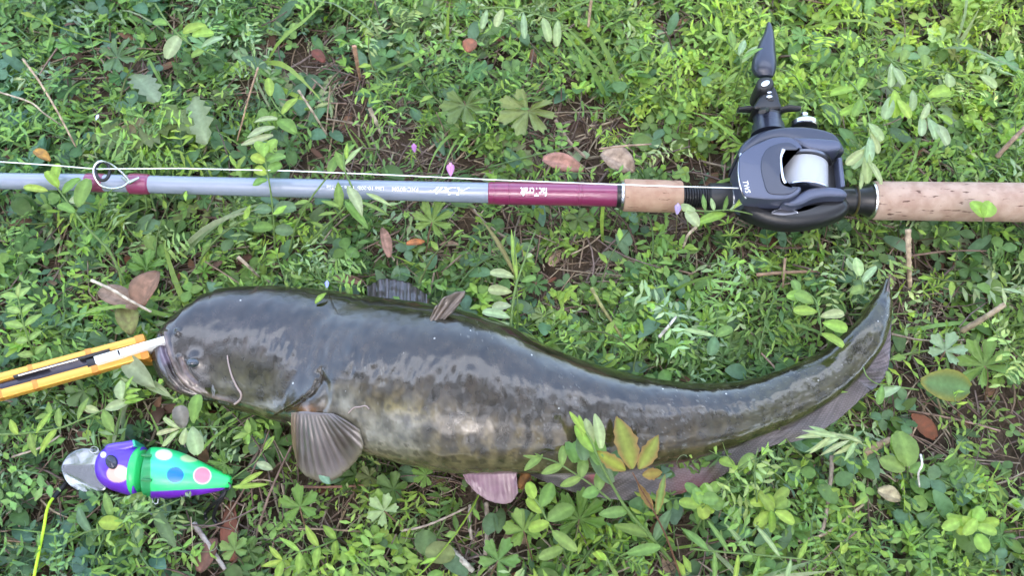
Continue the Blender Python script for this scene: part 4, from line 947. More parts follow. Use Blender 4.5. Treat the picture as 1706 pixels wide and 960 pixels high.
def vegetation():
    def away(x, y, q): return 1 - .55 * np.exp(-(((y - 400) / 60) ** 2 + ((x - 900) / 260) ** 2))
    BR = [np.array(c) for c in ((.34, .25, .17), (.26, .18, .14), (.46, .38, .28), (.15, .10, .08), (.26, .20, .18), (.46, .38, .27))]
    lit = [t_litter(BR[i % 6] * U(.7, 1.2)) for i in range(24)]
    Q = points(22000, keep_bare=True); scatter('straw_litter', lit, Q, (.6, 1.3), 'dry straw and dead stems matted on the soil under the weeds', 'litter', 'drygrass', None, .12, .02)
    Q = points(14000, lambda x, y, q: np.maximum(bare(q)[0], .15), keep_bare=True); scatter('straw_litter', lit, Q, (.6, 1.4), 'dry straw heaped in the bare patches between the weeds', 'litter', 'drygrass', None, .2, .02, .004)
    dl = [t_deadleaf(np.array(random.choice([(.16, .06, .035), (.24, .13, .08), (.11, .06, .045), (.30, .21, .15)])) * U(.7, 1.2)) for _ in range(14)]
    scatter('dead_leaves', dl, points(1700, keep_bare=True), (.5, 1.0), 'small brown dead leaves scattered on the soil', 'dead leaves', 'drygrass', None, .3, .02)
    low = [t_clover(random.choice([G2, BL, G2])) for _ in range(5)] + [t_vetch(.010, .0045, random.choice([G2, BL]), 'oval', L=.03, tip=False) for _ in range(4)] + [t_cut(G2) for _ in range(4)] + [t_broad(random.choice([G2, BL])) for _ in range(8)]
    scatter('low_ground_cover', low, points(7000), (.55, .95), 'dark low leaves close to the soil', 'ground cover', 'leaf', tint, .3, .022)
    narrow = [t_vetch(U(.010, .014), U(.0034, .0044), random.choice([G1, G2, BL, G1]), random.choice(['blunt', 'lance', 'oval']), tip=True) for _ in range(14)]
    wide = [t_vetch(U(.008, .0105), U(.0046, .0058), random.choice([G1, G1, YG * .5 + G1 * .5, BL]), random.choice(['round', 'oval', 'blunt']), L=.075) for _ in range(14)]
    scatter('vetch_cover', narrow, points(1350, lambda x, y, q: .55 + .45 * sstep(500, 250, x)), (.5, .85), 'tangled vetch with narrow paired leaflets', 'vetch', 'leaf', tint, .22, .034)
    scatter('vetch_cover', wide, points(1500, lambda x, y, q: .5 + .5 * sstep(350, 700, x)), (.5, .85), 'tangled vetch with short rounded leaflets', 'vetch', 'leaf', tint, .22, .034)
    ls = []
    for c_ in (STEM, STEM * 1.25, PALE, YG, OL, STEM):
        tb = TB(); c = curve((0, 0, 0), 0, U(.25, .7), U(.05, .10), 9, 1.6, 1.6); c[:, 2] = np.maximum(c[:, 2], .004); tb.stem(c, U(.0006, .0010), .0005, jit(c_)); 
        for k in (2, 4, 6, 8): tb.leaf(c[k], (1, U(-1.5, 1.5), U(-.1, .5)), U(.006, .011), U(.0025, .005), jit(YG if k > 4 else G1), 'oval', 2)
        ls.append(tb.out())
    scatter('loose_stems', ls, points(520), (.6, 1.15), 'light green bare stems winding through the weeds', 'stems', 'leaf', None, .15, .042, .008)
    tops = [t_vetch(U(.008, .012), U(.0030, .0044), c_, random.choice(['blunt', 'lance', 'oval']), L=U(.05, .08)) for c_ in [YG, YG * .6 + G1 * .4, PALE * .8 + G1 * .2, G1 * 1.2, YG * .5 + PALE * .5, PALE, G1, YG] for _ in range(3)]
    scatter('vetch_tops', tops, points(1250, away), (.5, .85), 'lighter vetch shoots reaching over the other weeds', 'vetch', 'leaf', tint, .28, .042, .009)
    scatter('clover_cover', [t_clover(random.choice([G1, G1, YG * .4 + G1 * .6, BL])) for _ in range(24)], points(1700), (.55, .95), 'small three part clover leaves among the vetch', 'clover', 'leaf', tint, .25, .034)
    scatter('young_shoots', [t_bushy(random.choice([YG, YG, YG * .6 + G1 * .4])) for _ in range(14)], points(3000, lambda x, y, q: .35 + .65 * np.maximum(sstep(700, 1000, x) * sstep(420, 200, y), np.exp(-((x - 960) ** 2 + (y - 540) ** 2) / 150 ** 2))), (.6, .95), 'bright yellow green young shoots', 'weeds', 'leaf', tint, .25, .036)
    scatter('bedstraw_cover', [t_whorl(random.choice([YG * .7 + G1 * .3, G1, YG])) for _ in range(10)], points(750, lambda x, y, q: .4 + .6 * sstep(700, 1100, x)), (.6, 1.0), 'whorled bedstraw stems with thin leaves', 'bedstraw', 'leaf', tint, .2, .036)
    scatter('cut_leaf_cover', [t_cut(random.choice([G1, OL, G1, PALE * .6 + G1 * .4])) for _ in range(14)], points(650), (.5, 1.0), 'deeply cut geranium leaves low among the weeds', 'geranium', 'leaf', tint, .3, .030)
    scatter('grass_blades', [t_grass(random.choice([G1, YG * .5 + G1 * .5, PALE * .7])) for _ in range(14)], points(1700, lambda x, y, q: .4 + .6 * np.exp(-((x - 620) ** 2 + (y - 40) ** 2) / 160 ** 2)), (.6, 1.2), 'thin grass blades between the weeds', 'grass', 'leaf', None, .3, .040)
    scatter('mugwort_cover', [t_mugwort(random.choice([PALE, PALE * .7 + G1 * .3])) for _ in range(6)], points(330), (.6, 1.0), 'feathery pale mugwort leaves among the weeds', 'mugwort', 'leaf', None, .2, .034)
    scatter('weed_rosettes', [t_rosette(random.choice([OL, G1, PALE * .8])) for _ in range(6)], points(110), (.6, 1.0), 'toothed leaf rosettes low among the weeds', 'weeds', 'leaf', None, .1, .026)
    # thin out towards the distance so the meadow goes on outside the frame
    n = 2600; rr = .75 + 3.6 * rng.uniform(0, 1, n) ** 1.4; aa = rng.uniform(0, 6.283, n); Q = np.column_stack([rr * np.cos(aa), rr * np.sin(aa) + .1])
    Q = Q[(np.abs(Q[:, 0]) > .62) | (Q[:, 1] > .58) | (Q[:, 1] < -.40)]
    scatter('meadow_cover', [t_bushy(G1) for _ in range(4)] + [t_broad(G1) for _ in range(4)] + [t_grass(G1) for _ in range(3)], Q, (2.0, 3.5), 'weedy meadow going on around the catch', 'weeds', 'leaf', None, .2, .12, drop=False)
vegetation()

# woodland round the bank, mirrored at the wet fish's edges, and an added sky screen
def woodland():
    m = leaf_mat('tree_leaf', .06, .6, .2); M['tree'] = m
    VV, FF, CC, n = [], [], [], 0
    lf = leaf_vf(1, .62, 'oval', 1, .2, .1)
    def leaves(Cn, size, col):
        nonlocal n
        k = len(Cn); D = rng.normal(size=(k, 3)); D /= np.linalg.norm(D, axis=1)[:, None]; Up = rng.normal(size=(k, 3)); Yv = np.cross(Up, D); Yv /= np.linalg.norm(Yv, axis=1)[:, None]; Z = np.cross(D, Yv)
        s = size * rng.uniform(.7, 1.3, k)
        V = Cn[:, None] + s[:, None, None] * (lf[0][None, :, 0, None] * D[:, None] + lf[0][None, :, 1, None] * Yv[:, None] + lf[0][None, :, 2, None] * Z[:, None])
        F = lf[1][None] + (np.arange(k) * len(lf[0]))[:, None, None]; c = col * rng.uniform(.7, 1.3, (k, 1, 1)) * np.ones((k, len(lf[0]), 3))
        VV.append(V.reshape(-1, 3)); FF.append(F.reshape(-1, 3) + n); CC.append(c.reshape(-1, 3)); n += k * len(lf[0])
    # unseen leaf screen added above and behind the camera to cut the sky sheen
    cl = np.column_stack([rng.uniform(-5, 5, 2200), -rng.uniform(-.68, 8, 2200), np.zeros(2200)]); cl[:, 2] = 2.2 + .10 * cl[:, 1] ** 2 * 0 + rng.uniform(0, .8, 2200) - .18 * np.abs(cl[:, 1])
    C1 = cl[rng.integers(0, 2200, 40000)] + rng.normal(0, .22, (40000, 3)); C1 = C1[C1[:, 1] < .62]
    leaves(C1, .17, np.array([.028, .05, .016]))
    o = mesh_np('added_sky_screen', np.vstack(VV), np.vstack(FF), m, None, np.vstack(CC)); tag(o, 'unseen leafy screen added behind the camera to block sky reflected in the fish', 'sky blocker', kind='stuff')
    VV.clear(); FF.clear(); CC.clear(); n = 0
    a = rng.uniform(0, 6.283, 240); r = rng.uniform(9, 15, 240); h = rng.uniform(.8, 2.9, 240)
    bl = np.column_stack([r * np.sin(a), r * np.cos(a), h * rng.uniform(0, 1, 240)])
    C2 = bl[rng.integers(0, 240, 24000)] + rng.normal(0, .75, (24000, 3)); C2[:, 2] = np.abs(C2[:, 2]); leaves(C2, .42, np.array([.028, .05, .016]))
    o = mesh_np('far_woodland', np.vstack(VV), np.vstack(FF), m, None, np.vstack(CC)); tag(o, 'dark thicket round the meadow', 'thicket', kind='stuff')
woodland()

# ------------------------------------------------------------------ single plants, straws and leaves one can pick out
HL = {}
def leaf_mesh(L, W, shape, col, edge=None, fold=.25, droop=.15, n=8, name='leaf', mt='leaf', var=0, tooth=0):
    t = np.linspace(0, 1, n + 1); V, F, cf = leaf_vf(L, W, shape, n, fold, droop); V = V.reshape(n + 1, 3, 3)
    m = np.zeros((n + 1, 5, 3)); m[:, 0] = V[:, 0]; m[:, 2] = V[:, 1]; m[:, 4] = V[:, 2]; m[:, 1] = .5 * (V[:, 0] + V[:, 1]); m[:, 3] = .5 * (V[:, 2] + V[:, 1])
    m[:, (1, 3), 2] += .05 * W; m[:, :, 2] += (vnoise(np.stack([t * 5, t * 0 + var], -1), var)[:, None] - .5) * .14 * W * np.array([1, .3, 0, .6, -1])
    if tooth: m[:, 0, 1] *= 1 + tooth * (np.arange(n + 1) % 2 - .5) * rng.uniform(.3, 1.5, n + 1); m[:, 4, 1] *= 1 + tooth * (np.arange(n + 1) % 2 - .5) * rng.uniform(.3, 1.5, n + 1)
    c = np.ones((n + 1, 5, 1)) * np.asarray(col); c[:, 2] *= 1.35; c[:, (0, 4)] *= .94; c *= (.95 + .10 * vnoise(np.stack([t * 9, t * 0 + var + 3.3], -1), 4))[:, None, None]
    if edge is not None: c[:, (0, 4)] = np.asarray(edge); c[-1] = np.asarray(edge); c[:, (1, 3)] = c[:, (1, 3)] * .88 + np.asarray(edge) * .12
    F = [(i * 5 + j, i * 5 + 5 + j, i * 5 + 6 + j, i * 5 + 1 + j) for i in range(n) for j in range(4)]
    me = bpy.data.meshes.new(name); me.from_pydata([tuple(v) for v in m.reshape(-1, 3)], [], F); me.update()
    a = me.color_attributes.new('Col', 'FLOAT_COLOR', 'POINT'); c4 = np.ones((5 * (n + 1), 4), np.float32); c4[:, :3] = c.reshape(-1, 3); a.data.foreach_set('color', c4.ravel())
    me.polygons.foreach_set('use_smooth', np.ones(len(me.polygons), bool)); me.materials.append(M[mt]); return me
def put(me, name, parent, p, d, up=(0, 0, 1)):
    o = bpy.data.objects.new(name, me); COL.objects.link(o); A = frame(d, up)
    off = WLOC[parent] if parent is not None else np.zeros(3)
    mw = Matrix.Identity(4)
    for r in range(3):
        for c in range(3): mw[r][c] = A[c][r]
        mw[r][3] = float(p[r] - off[r])
    o.matrix_basis = mw
    if parent is not None: o.parent = parent
    WLOC[o] = off; return o
PM = .0004
def hero(name, label, cat, stem, leaves=(), col=G1, shape='blunt', r=(1.1, .7), scol=STEM, edge=None, auto=None, group=None, tooth=0, leafname='leaf', fold=.25, droop=.15):
    """stem: photo points with heights; leaves: (px, py, z, direction deg in the picture, length px, width px[, colour])"""
    s3 = P(*np.array(stem, float).T); base = s3[0].copy(); base[2] = 0
    t = thing(name, label, cat, base, group)
    sc_ = catmull(s3, max(8, len(stem) * 5)); V, F = tube_vf(sc_, np.linspace(r[0], r[1], len(sc_)) * PM * 1.0, 6)
    mesh_np('stem', V, F, M['leaf'], t, np.broadcast_to(np.asarray(scol) * 1.0, V.shape))
    ls = list(leaves)
    if auto:                                            # (pairs, length px, width px, first fraction[, colour])
        n, ll, lw, f0 = auto[:4]; st = np.array(stem, float); q = catmull(st, 100)
        for k in range(n):
            i = int((f0 + (1 - f0) * k / max(1, n - 1)) * 98); T = q[i + 1] - q[i]; a = math.degrees(math.atan2(-T[1], T[0]))
            for sg in (1, -1):
                ls.append((q[i, 0], q[i, 1], q[i, 2], a + sg * U(48, 78), ll * U(.82, 1.1) * (1 - .3 * abs(k / n - .4)), lw * U(.85, 1.1)))
        ls.append((q[-1, 0], q[-1, 1], q[-1, 2], a + U(-15, 15), ll * .8, lw * .8))
    vs = {}
    for k, lf in enumerate(ls):
        x, y, z, an, ll, lw = lf[:6]; c = lf[6] if len(lf) > 6 else col
        key = (round(ll / 6), round(lw / 4), tuple(np.round(c, 3)))
        if key not in vs: vs[key] = leaf_mesh(round(ll / 6) * 6 * PM, max(1, round(lw / 4)) * 4 * PM, shape, jit(c, .08), edge, fold, droop, var=len(vs), tooth=tooth, n=8 if not tooth else 10)
        p = P(x, y, z); a = R(an); put(vs[key], leafname, t, p, (math.cos(a), math.sin(a), U(-.15, .30)), (U(-.3, .3), U(-.3, .3), 1))
    return t
def straw(label, pts, r=1.6, col=(.46, .36, .25), cat='dry stem', name='dry_stem', r2=None):
    s3 = P(*np.array(pts, float).T); c = catmull(s3, 24); rr = np.linspace(r, r2 or r * .8, 24) * PM * (1 + .12 * np.sin(np.arange(24) * 1.9))
    V, F = tube_vf(c, rr, 8, True, .75); nz = fbm(V * np.array([300, 300, 300]), 3, 5)
    C = np.asarray(col)[None] * (.6 + .8 * nz[:, None]); o = mesh_np(name, V, F, M['drygrass'], None, C); return tag(o, label, cat)
def dleaf(label, x, y, z, an, L, W, col, name='dead_leaf', cat='dead leaf', fold=.5, droop=.2, shape='oval', mt='drygrass', tooth=0):
    me = leaf_mesh(L * PM, W * PM, shape, col, None, fold, droop, 12, name, mt, var=int(x) % 17, tooth=tooth); a = R(an)
    d = np.array([math.cos(a), math.sin(a), U(.0, .15)]); p = P(x, y, z) - d * L * PM / 2
    o = put(me, name, None, p, d, (U(-.3, .3), U(-.3, .3), 1)); s = o.modifiers.new('s', 'SOLIDIFY'); s.thickness = .0004; return tag(o, label, cat)
def heroes():
    hero('vetch_sprig', 'upright green vetch sprig standing in front of the fish belly, left of the reddish leaf', 'vetch', [(1118, 935, .015), (1080, 890, .035), (1045, 850, .052), (1015, 800, .066), (995, 760, .074), (985, 735, .078), (968, 708, .080)],
        [(1020, 806, .064, 128, 46, 20, BL), (1000, 775, .07, 100, 42, 26), (958, 772, .060, 95, 40, 24), (972, 768, .068, 88, 44, 26, BL), (1010, 800, .06, 62, 48, 22, BL), (990, 752, .075, 130, 40, 15, YG), (986, 745, .076, 100, 44, 14, PALE), (1001, 748, .076, 95, 48, 14, PALE), (975, 722, .08, 125, 36, 10, YG), (972, 728, .079, 100, 30, 10, YG), (1048, 850, .05, 190, 44, 15), (1085, 893, .03, 165, 54, 18), (1090, 900, .03, 60, 48, 18, BL), (1100, 912, .03, 190, 50, 14)], r=(2.6, 1.4), shape='oval')
    hero('vetch_leaf', 'arching vetch leaf with paired leaflets crossing the lower edge of the fish', 'vetch', [(1018, 835, .058), (985, 808, .062), (955, 788, .062), (925, 770, .060), (900, 762, .056)], auto=(4, 34, 14, .2), col=G1, r=(1.5, .9), shape='oval', leafname='leaflet')
    hero('bramble_shoot', 'shoot with red edged yellow green toothed leaves standing before the fish', 'bramble', [(1135, 965, .015), (1112, 900, .035), (1088, 850, .05), (1068, 815, .062), (1054, 788, .070)],
        [(1053, 782, .071, 101, 78, 30, (.24, .29, .05)), (1042, 784, .070, 150, 48, 19, (.22, .28, .04)), (1064, 782, .070, 56, 52, 22, (.25, .30, .05)), (1070, 792, .068, 8, 32, 16, (.27, .22, .05)), (1094, 858, .048, 75, 60, 12, G1), (1088, 850, .048, 118, 40, 12, (.22, .15, .05))], scol=(.22, .11, .07), r=(1.6, 1.0), shape='lance', edge=(.34, .19, .06), tooth=.18)
    hero('vetch_sprig', 'bright green sprig poking up across the fishing line above the grey rod', 'vetch', [(458, 420, .015), (456, 370, .035), (451, 320, .052), (445, 285, .058), (440, 255, .062)],
        [(444, 290, .058, 150, 26, 18, YG), (446, 285, .058, 30, 26, 18), (442, 270, .06, 160, 26, 17, YG), (444, 268, .06, 20, 28, 18, G1), (440, 258, .062, 120, 28, 18, YG), (442, 256, .062, 60, 28, 17, YG), (446, 300, .056, 200, 24, 16, G1), (440, 262, .064, 95, 30, 14, YG), (453, 352, .04, 170, 32, 20, BL), (455, 350, .04, 10, 34, 22, BL), (456, 380, .03, 175, 34, 20, G1), (457, 382, .03, -5, 30, 20, BL)], r=(1.8, 1.0), shape='round')
    hero('bent_weed', 'long bent green stem leaning across the rod left of its lettering', 'weed', [(482, 420, .015), (492, 380, .03), (515, 335, .048), (545, 295, .056), (562, 268, .056), (590, 252, .055)], [(548, 292, .057, 75, 40, 14), (560, 270, .057, 20, 30, 8), (575, 258, .056, 60, 30, 8), (515, 335, .048, 200, 24, 8)], r=(2.0, 1.1), shape='lance')
    hero('weed_sprig', 'narrow leaved sprig with a tiny lilac flower lying over the middle of the grey rod', 'weed', [(500, 420, .015), (535, 385, .035), (575, 345, .052), (588, 320, .058), (575, 285, .062), (572, 255, .062)],
        [(580, 310, .060, -62, 58, 20, PALE), (566, 350, .05, 95, 46, 16, G1), (568, 345, .052, 160, 34, 8), (560, 355, .05, 185, 30, 8), (575, 335, .055, -50, 60, 16, G1), (572, 285, .062, 110, 46, 14, G1), (574, 275, .062, 60, 48, 10, PALE), (578, 265, .062, 95, 30, 10, YG), (610, 322, .056, -30, 50, 10, PALE), (540, 380, .035, 150, 30, 10), (596, 335, .054, -20, 55, 10)], r=(2.2, 1.2), shape='lance')
    hero('vetch_sprig', 'pale drooping sprig hanging over the right side of the reel', 'vetch', [(1400, 120, .040), (1428, 150, .052), (1445, 185, .058), (1450, 225, .060), (1444, 255, .060), (1432, 290, .056)],
        [(1447, 215, .06, -70, 44, 16, PALE), (1449, 228, .06, -100, 50, 16, PALE), (1447, 240, .06, -125, 46, 14, PALE), (1444, 250, .06, -95, 56, 14, PALE), (1440, 262, .058, -70, 54, 12, PALE), (1440, 250, .06, -140, 40, 16, PALE), (1436, 275, .056, -100, 40, 10, PALE), (1447, 205, .06, -60, 36, 14, PALE), (1440, 175, .056, 200, 40, 14, YG), (1436, 165, .055, -120, 40, 14, G1), (1425, 148, .05, 190, 44, 14, YG), (1428, 152, .05, 60, 40, 14, YG)], r=(1.6, .9), shape='blunt')
    hero('vetch_sprig', 'pale sprig of drooping silvery leaflets to the right of the reel above the cork grip', 'vetch', [(1475, 92, .045), (1505, 120, .050), (1530, 142, .052), (1550, 170, .054), (1566, 200, .054)],
        [(1485, 105, .05, -95, 40, 16, PALE), (1488, 112, .05, -70, 36, 14, PALE), (1490, 150, .05, -95, 50, 22, YG), (1485, 160, .05, -110, 44, 20, PALE), (1495, 165, .05, -75, 44, 14, YG), (1520, 150, .05, -95, 34, 18, PALE), (1535, 190, .052, -100, 40, 18, PALE), (1545, 195, .052, -80, 40, 20, PALE), (1555, 205, .052, -60, 42, 22, PALE), (1548, 172, .054, -120, 36, 12, PALE), (1560, 190, .054, -30, 30, 12, YG), (1545, 160, .054, 20, 50, 22, YG)], r=(1.6, .9))
    hero('trailing_sprig', 'light green trailing sprig with a curled tendril at the right end, above the cork grip', 'vetch', [(1480, 98, .046), (1525, 112, .050), (1570, 120, .052), (1615, 124, .052), (1650, 122, .050), (1668, 112, .05), (1664, 108, .05), (1660, 116, .05)], [(1580, 122, .052, -100, 30, 20, PALE), (1540, 115, .05, 80, 30, 14, G1), (1500, 105, .05, 60, 30, 14, G1), (1610, 124, .05, 60, 30, 12, YG), (1630, 124, .05, -50, 34, 14, PALE)], r=(1.4, .6))
    hero('mugwort_leaf', 'feathery green leaf overlapping the black handle knob of the reel', 'mugwort', [(1170, 25, .045), (1200, 58, .060), (1225, 85, .068), (1235, 105, .066), (1225, 150, .045)], [(1222, 82, .068, 95, 34, 12), (1230, 92, .068, 65, 44, 12, PALE), (1235, 98, .068, 30, 40, 10), (1210, 68, .064, 140, 30, 12, YG), (1215, 72, .066, 80, 32, 10, YG), (1200, 58, .06, 100, 34, 12, YG), (1200, 60, .06, 190, 30, 12), (1236, 104, .066, 50, 50, 12, PALE), (1230, 120, .06, 220, 36, 10)], r=(1.4, 1.0), shape='lance')
    hero('clover_leaf', 'small two lobed green leaf in front of the right cork grip', 'clover', [(1636, 400, .015), (1638, 375, .04), (1639, 360, .058)], [(1639, 362, .060, 118, 30, 22, YG), (1639, 362, .060, 58, 30, 22, YG), (1640, 360, .058, 80, 18, 8, G1)], r=(1.6, 1.2), shape='round')
    hero('vetch_sprig', 'upright stem with pale leaflets pointing left just above the back of the fish', 'vetch', [(850, 555, .045), (853, 515, .050), (860, 475, .054), (872, 440, .056), (884, 405, .056), (892, 385, .054)],
        [(856, 462, .056, 168, 36, 18, PALE), (853, 487, .055, 172, 34, 17, PALE), (852, 510, .053, 180, 32, 16, PALE), (850, 530, .052, 168, 40, 14, PALE), (849, 540, .05, 190, 42, 14, PALE), (850, 552, .048, 155, 40, 14, G1), (876, 430, .056, 40, 14, 10, PALE), (868, 470, .05, 20, 26, 12, G1), (850, 550, .046, -20, 40, 6, G1)], r=(2.4, 1.0), shape='blunt')
    hero('grass_blade', 'long thin grass blades standing behind the pale leaved stem above the fish', 'grass', [(862, 560, .02), (862, 500, .04), (858, 440, .052), (857, 385, .058)], [(858, 460, .05, 118, 100, 8, (.25, .20, .07)), (862, 470, .05, 97, 90, 7, YG)], r=(1.6, .8), shape='lance')
    hero('vetch_leaf', 'arching leaf of large rounded leaflets beside the inner curve of the tail', 'vetch', [(1310, 500, .036), (1340, 488, .045), (1358, 500, .052), (1366, 530, .054), (1368, 560, .050)],
        [(1352, 497, .05, 170, 36, 20, YG), (1362, 520, .052, 178, 36, 18, YG), (1366, 528, .052, 8, 34, 15, PALE), (1370, 538, .052, -20, 38, 20, YG), (1368, 556, .05, -35, 34, 18, YG), (1355, 505, .052, 150, 32, 20, G1), (1330, 490, .045, 100, 26, 16, G1)], shape='blunt', r=(1.5, 1.0), leafname='leaflet')
    hero('vetch_sprig', 'twig with two pale oval leaves next to the tail tip of the fish', 'vetch', [(1395, 410, .03), (1410, 425, .04), (1425, 445, .046), (1436, 468, .048), (1440, 490, .045)], [(1432, 460, .048, 95, 32, 14, PALE * 1.35), (1437, 470, .048, 48, 36, 12, PALE), (1412, 430, .042, -60, 26, 14, PALE), (1440, 480, .046, 200, 26, 14, G1)], shape='oval', r=(1.6, 1.0))
    hero('clover_leaf', 'green two part leaf in the gap between the rod and the tail, near the middle', 'clover', [(1196, 500, .02), (1196, 540, .035), (1192, 562, .04)], [(1192, 562, .04, -110, 28, 20, BL), (1194, 560, .04, 30, 28, 17, G1), (1190, 560, .04, 170, 50, 9, PALE)], shape='round', r=(2.0, 1.4))
    hero('mugwort_leaf', 'pale feathery mugwort leaf below the anal fin near the tail', 'mugwort', [(1445, 745, .030), (1425, 735, .036), (1400, 728, .040), (1375, 726, .040)], [(1436, 738, .036, 160, 40, 8), (1430, 738, .036, 205, 44, 8), (1415, 732, .038, 165, 50, 8), (1415, 734, .038, 205, 48, 8), (1400, 729, .04, 170, 52, 8), (1400, 730, .04, 200, 52, 8), (1388, 728, .04, 150, 34, 7), (1385, 728, .04, 215, 44, 8), (1375, 727, .04, 180, 40, 8), (1425, 736, .036, 235, 36, 7)], col=PALE, r=(1.4, .9), shape='lance', scol=PALE)
    hero('broad_leaf', 'round yellow green leaf with a smaller one beside it, lower right of the fish', 'weed', [(1512, 800, .012), (1512, 778, .028)], [(1512, 778, .03, 88, 54, 42, (.20, .31, .07)), (1508, 784, .028, 150, 38, 26, (.19, .30, .07)), (1514, 786, .026, 20, 30, 16, G1)], shape='round', r=(1.4, 1.2), fold=.12)
    hero('broad_leaf', 'large oval leaf with a yellow edge on the bare soil right of the tail', 'weed', [(1570, 690, .010), (1562, 665, .022)], [(1615, 650, .030, 174, 80, 48, (.12, .20, .07))], shape='oval', r=(1.6, 1.6), scol=(.35, .30, .2), edge=(.27, .26, .05), fold=.2)
    hero('broad_leaf', 'dull yellow green oval leaf near the bottom edge, under the pelvic fin', 'weed', [(765, 940, .01), (756, 930, .02)], [(758, 926, .024, 172, 40, 30, (.22, .24, .09)), (706, 926, .022, 85, 36, 30, (.12, .20, .06)), (738, 955, .02, 200, 26, 16, G1)], shape='round', r=(1.2, 1), fold=.1)
    for lab, x, y, an, rr, c in (('cut green geranium leaf right under the spread pectoral fin', 500, 845, 100, 34, G1), ('pale scalloped leaf on a pinkish stalk left of the pelvic fin', 640, 852, 140, 28, PALE), ('deeply cut geranium leaf below the pelvic fin', 872, 885, 110, 34, G1), ('cut leaf with narrow lobes below the anal fin, left half', 965, 866, 80, 46, G1 * .8),
                                 ('cut leaf by the bottom edge right of the pelvic fin', 830, 935, 60, 36, G1 * .9), ('pale lobed leaf on the bare soil right of the tail', 1575, 585, 60, 34, PALE * .8), ('olive lobed leaf near the top centre by the bare patch', 880, 185, 250, 62, (.20, .25, .08)), ('olive lobed leaf above the rod at centre, half hidden', 775, 175, 280, 52, (.17, .26, .08)),
                                 ('bluish lobed leaf in the upper left corner area', 195, 95, 20, 46, BL * .9), ('cut leaf just under the maroon part of the rod', 720, 370, 70, 40, G1), ('lobed green leaf right of the bare soil near the right edge', 1640, 610, 120, 48, G1)):
        base = P(x, y, 0); t = thing('lobed_leaf', lab, 'weed', base); V, F, cf = lobed_vf(rr * PM, 5 if rr < 40 else 7, .6, .16, cup=.12); a = R(an)
        A = frame((math.cos(a), math.sin(a), .1), (U(-.2, .2), U(-.2, .2), 1)); p = P(x, y, .030); mesh_np('leaf_blade', V @ A + p, F, M['leaf'], t, jit(c)[None] * cf[:, None])
        st = np.array([p - np.array([math.cos(a), math.sin(a), 0]) * .018 * 1 + [0, 0, -.024], p - np.array([math.cos(a), math.sin(a), 0]) * .006 + [0, 0, -.004], p]); sv, sf = tube_vf(catmull(st, 8), .0005, 6); mesh_np('stalk', sv, sf, M['leaf'], t, np.broadcast_to(np.array([.24, .15, .10]), sv.shape))
    hero('toothed_leaf', 'pale toothed leaf in the upper left, left of the second pale one', 'weed', [(262, 190, .015), (258, 165, .026)], [(262, 170, .032, 128, 90, 42, (.27, .31, .18))], shape='oval', tooth=.5, r=(1.5, 1.2))
    hero('toothed_leaf', 'long pale notched leaf in the upper left, the right one of the two', 'weed', [(340, 245, .015), (335, 225, .028)], [(345, 240, .032, 112, 120, 50, (.27, .31, .17)), (330, 225, .03, 140, 90, 30, OL)], shape='lance', tooth=.7, r=(1.6, 1.2))
    hero('toothed_leaf', 'olive serrated leaves above the first maroon wrap of the rod', 'weed', [(225, 262, .015), (220, 245, .026)], [(235, 240, .03, 165, 100, 44, OL), (225, 245, .03, 35, 80, 40, OL), (215, 245, .028, 75, 60, 30, (.20, .17, .09))], shape='oval', tooth=.8, r=(1.5, 1.2))
    hero('hairy_leaf', 'pale grey green leaf with a thick rib between the gripper and the fish jaw', 'weed', [(330, 690, .015), (290, 665, .028), (255, 645, .034)], [(258, 646, .035, 140, 66, 34, (.28, .34, .22)), (285, 662, .03, 150, 50, 14, PALE)], shape='blunt', r=(2.4, 1.6), scol=PALE)
    hero('weed_sprig', 'twig with one grey pink leaf and pale young leaves, right above the lure tail', 'weed', [(395, 710, .02), (360, 712, .032), (330, 712, .038), (300, 715, .040)], [(306, 716, .034, 105, 38, 24, (.26, .23, .20)), (320, 712, .04, -70, 42, 22, PALE * .9), (322, 706, .04, 85, 40, 20, G1), (300, 715, .042, 150, 30, 10, PALE), (298, 715, .042, 190, 34, 10, (.40, .42, .25)), (298, 718, .042, 230, 28, 10, PALE), (310, 714, .04, -95, 26, 12, PALE)], shape='blunt', r=(1.3, .9))
    hero('vetch_sprig', 'long vetch stem with leaves reaching from the left edge to the gripper, above the lure', 'vetch', [(-10, 725, .035), (50, 722, .038), (95, 715, .040), (135, 700, .044), (175, 682, .046)], [(175, 682, .046, 20, 34, 14, PALE), (172, 684, .046, -60, 34, 15, G1), (165, 686, .045, 165, 30, 12, PALE), (95, 715, .04, -120, 40, 12, YG), (100, 714, .04, 110, 36, 12, G1), (60, 722, .04, 60, 36, 10, YG), (50, 722, .04, -70, 38, 12, G1), (130, 700, .044, 80, 34, 12, G1), (30, 724, .04, 130, 30, 12, YG)], r=(2.2, 1.2), shape='lance')
    hero('vetch_sprig', 'upright sprig with stiff side leaflets standing between gripper and lure', 'vetch', [(192, 735, .02), (198, 700, .036), (205, 670, .045), (210, 645, .05)], [(204, 672, .045, 15, 28, 9, YG), (206, 664, .046, 8, 26, 8, YG), (207, 656, .047, 20, 26, 8, YG), (205, 668, .046, 110, 36, 20, PALE), (210, 650, .05, 80, 24, 9, YG), (203, 676, .044, 160, 22, 9, G1)], r=(2.2, 1.2), shape='lance')
    hero('vetch_sprig', 'stem curling under the lure with long oval leaves', 'vetch', [(110, 905, .02), (150, 885, .03), (205, 878, .034), (250, 855, .036), (300, 832, .030)], [(205, 875, .036, 172, 40, 20, YG), (210, 876, .034, 60, 44, 16, G1), (186, 862, .032, 110, 34, 13, G1), (232, 868, .034, -90, 46, 16, BL), (150, 885, .03, 130, 40, 18, BL), (262, 850, .03, -60, 60, 20, BL), (200, 838, .030, 20, 40, 12, G1)], r=(1.6, 1.0), shape='oval')
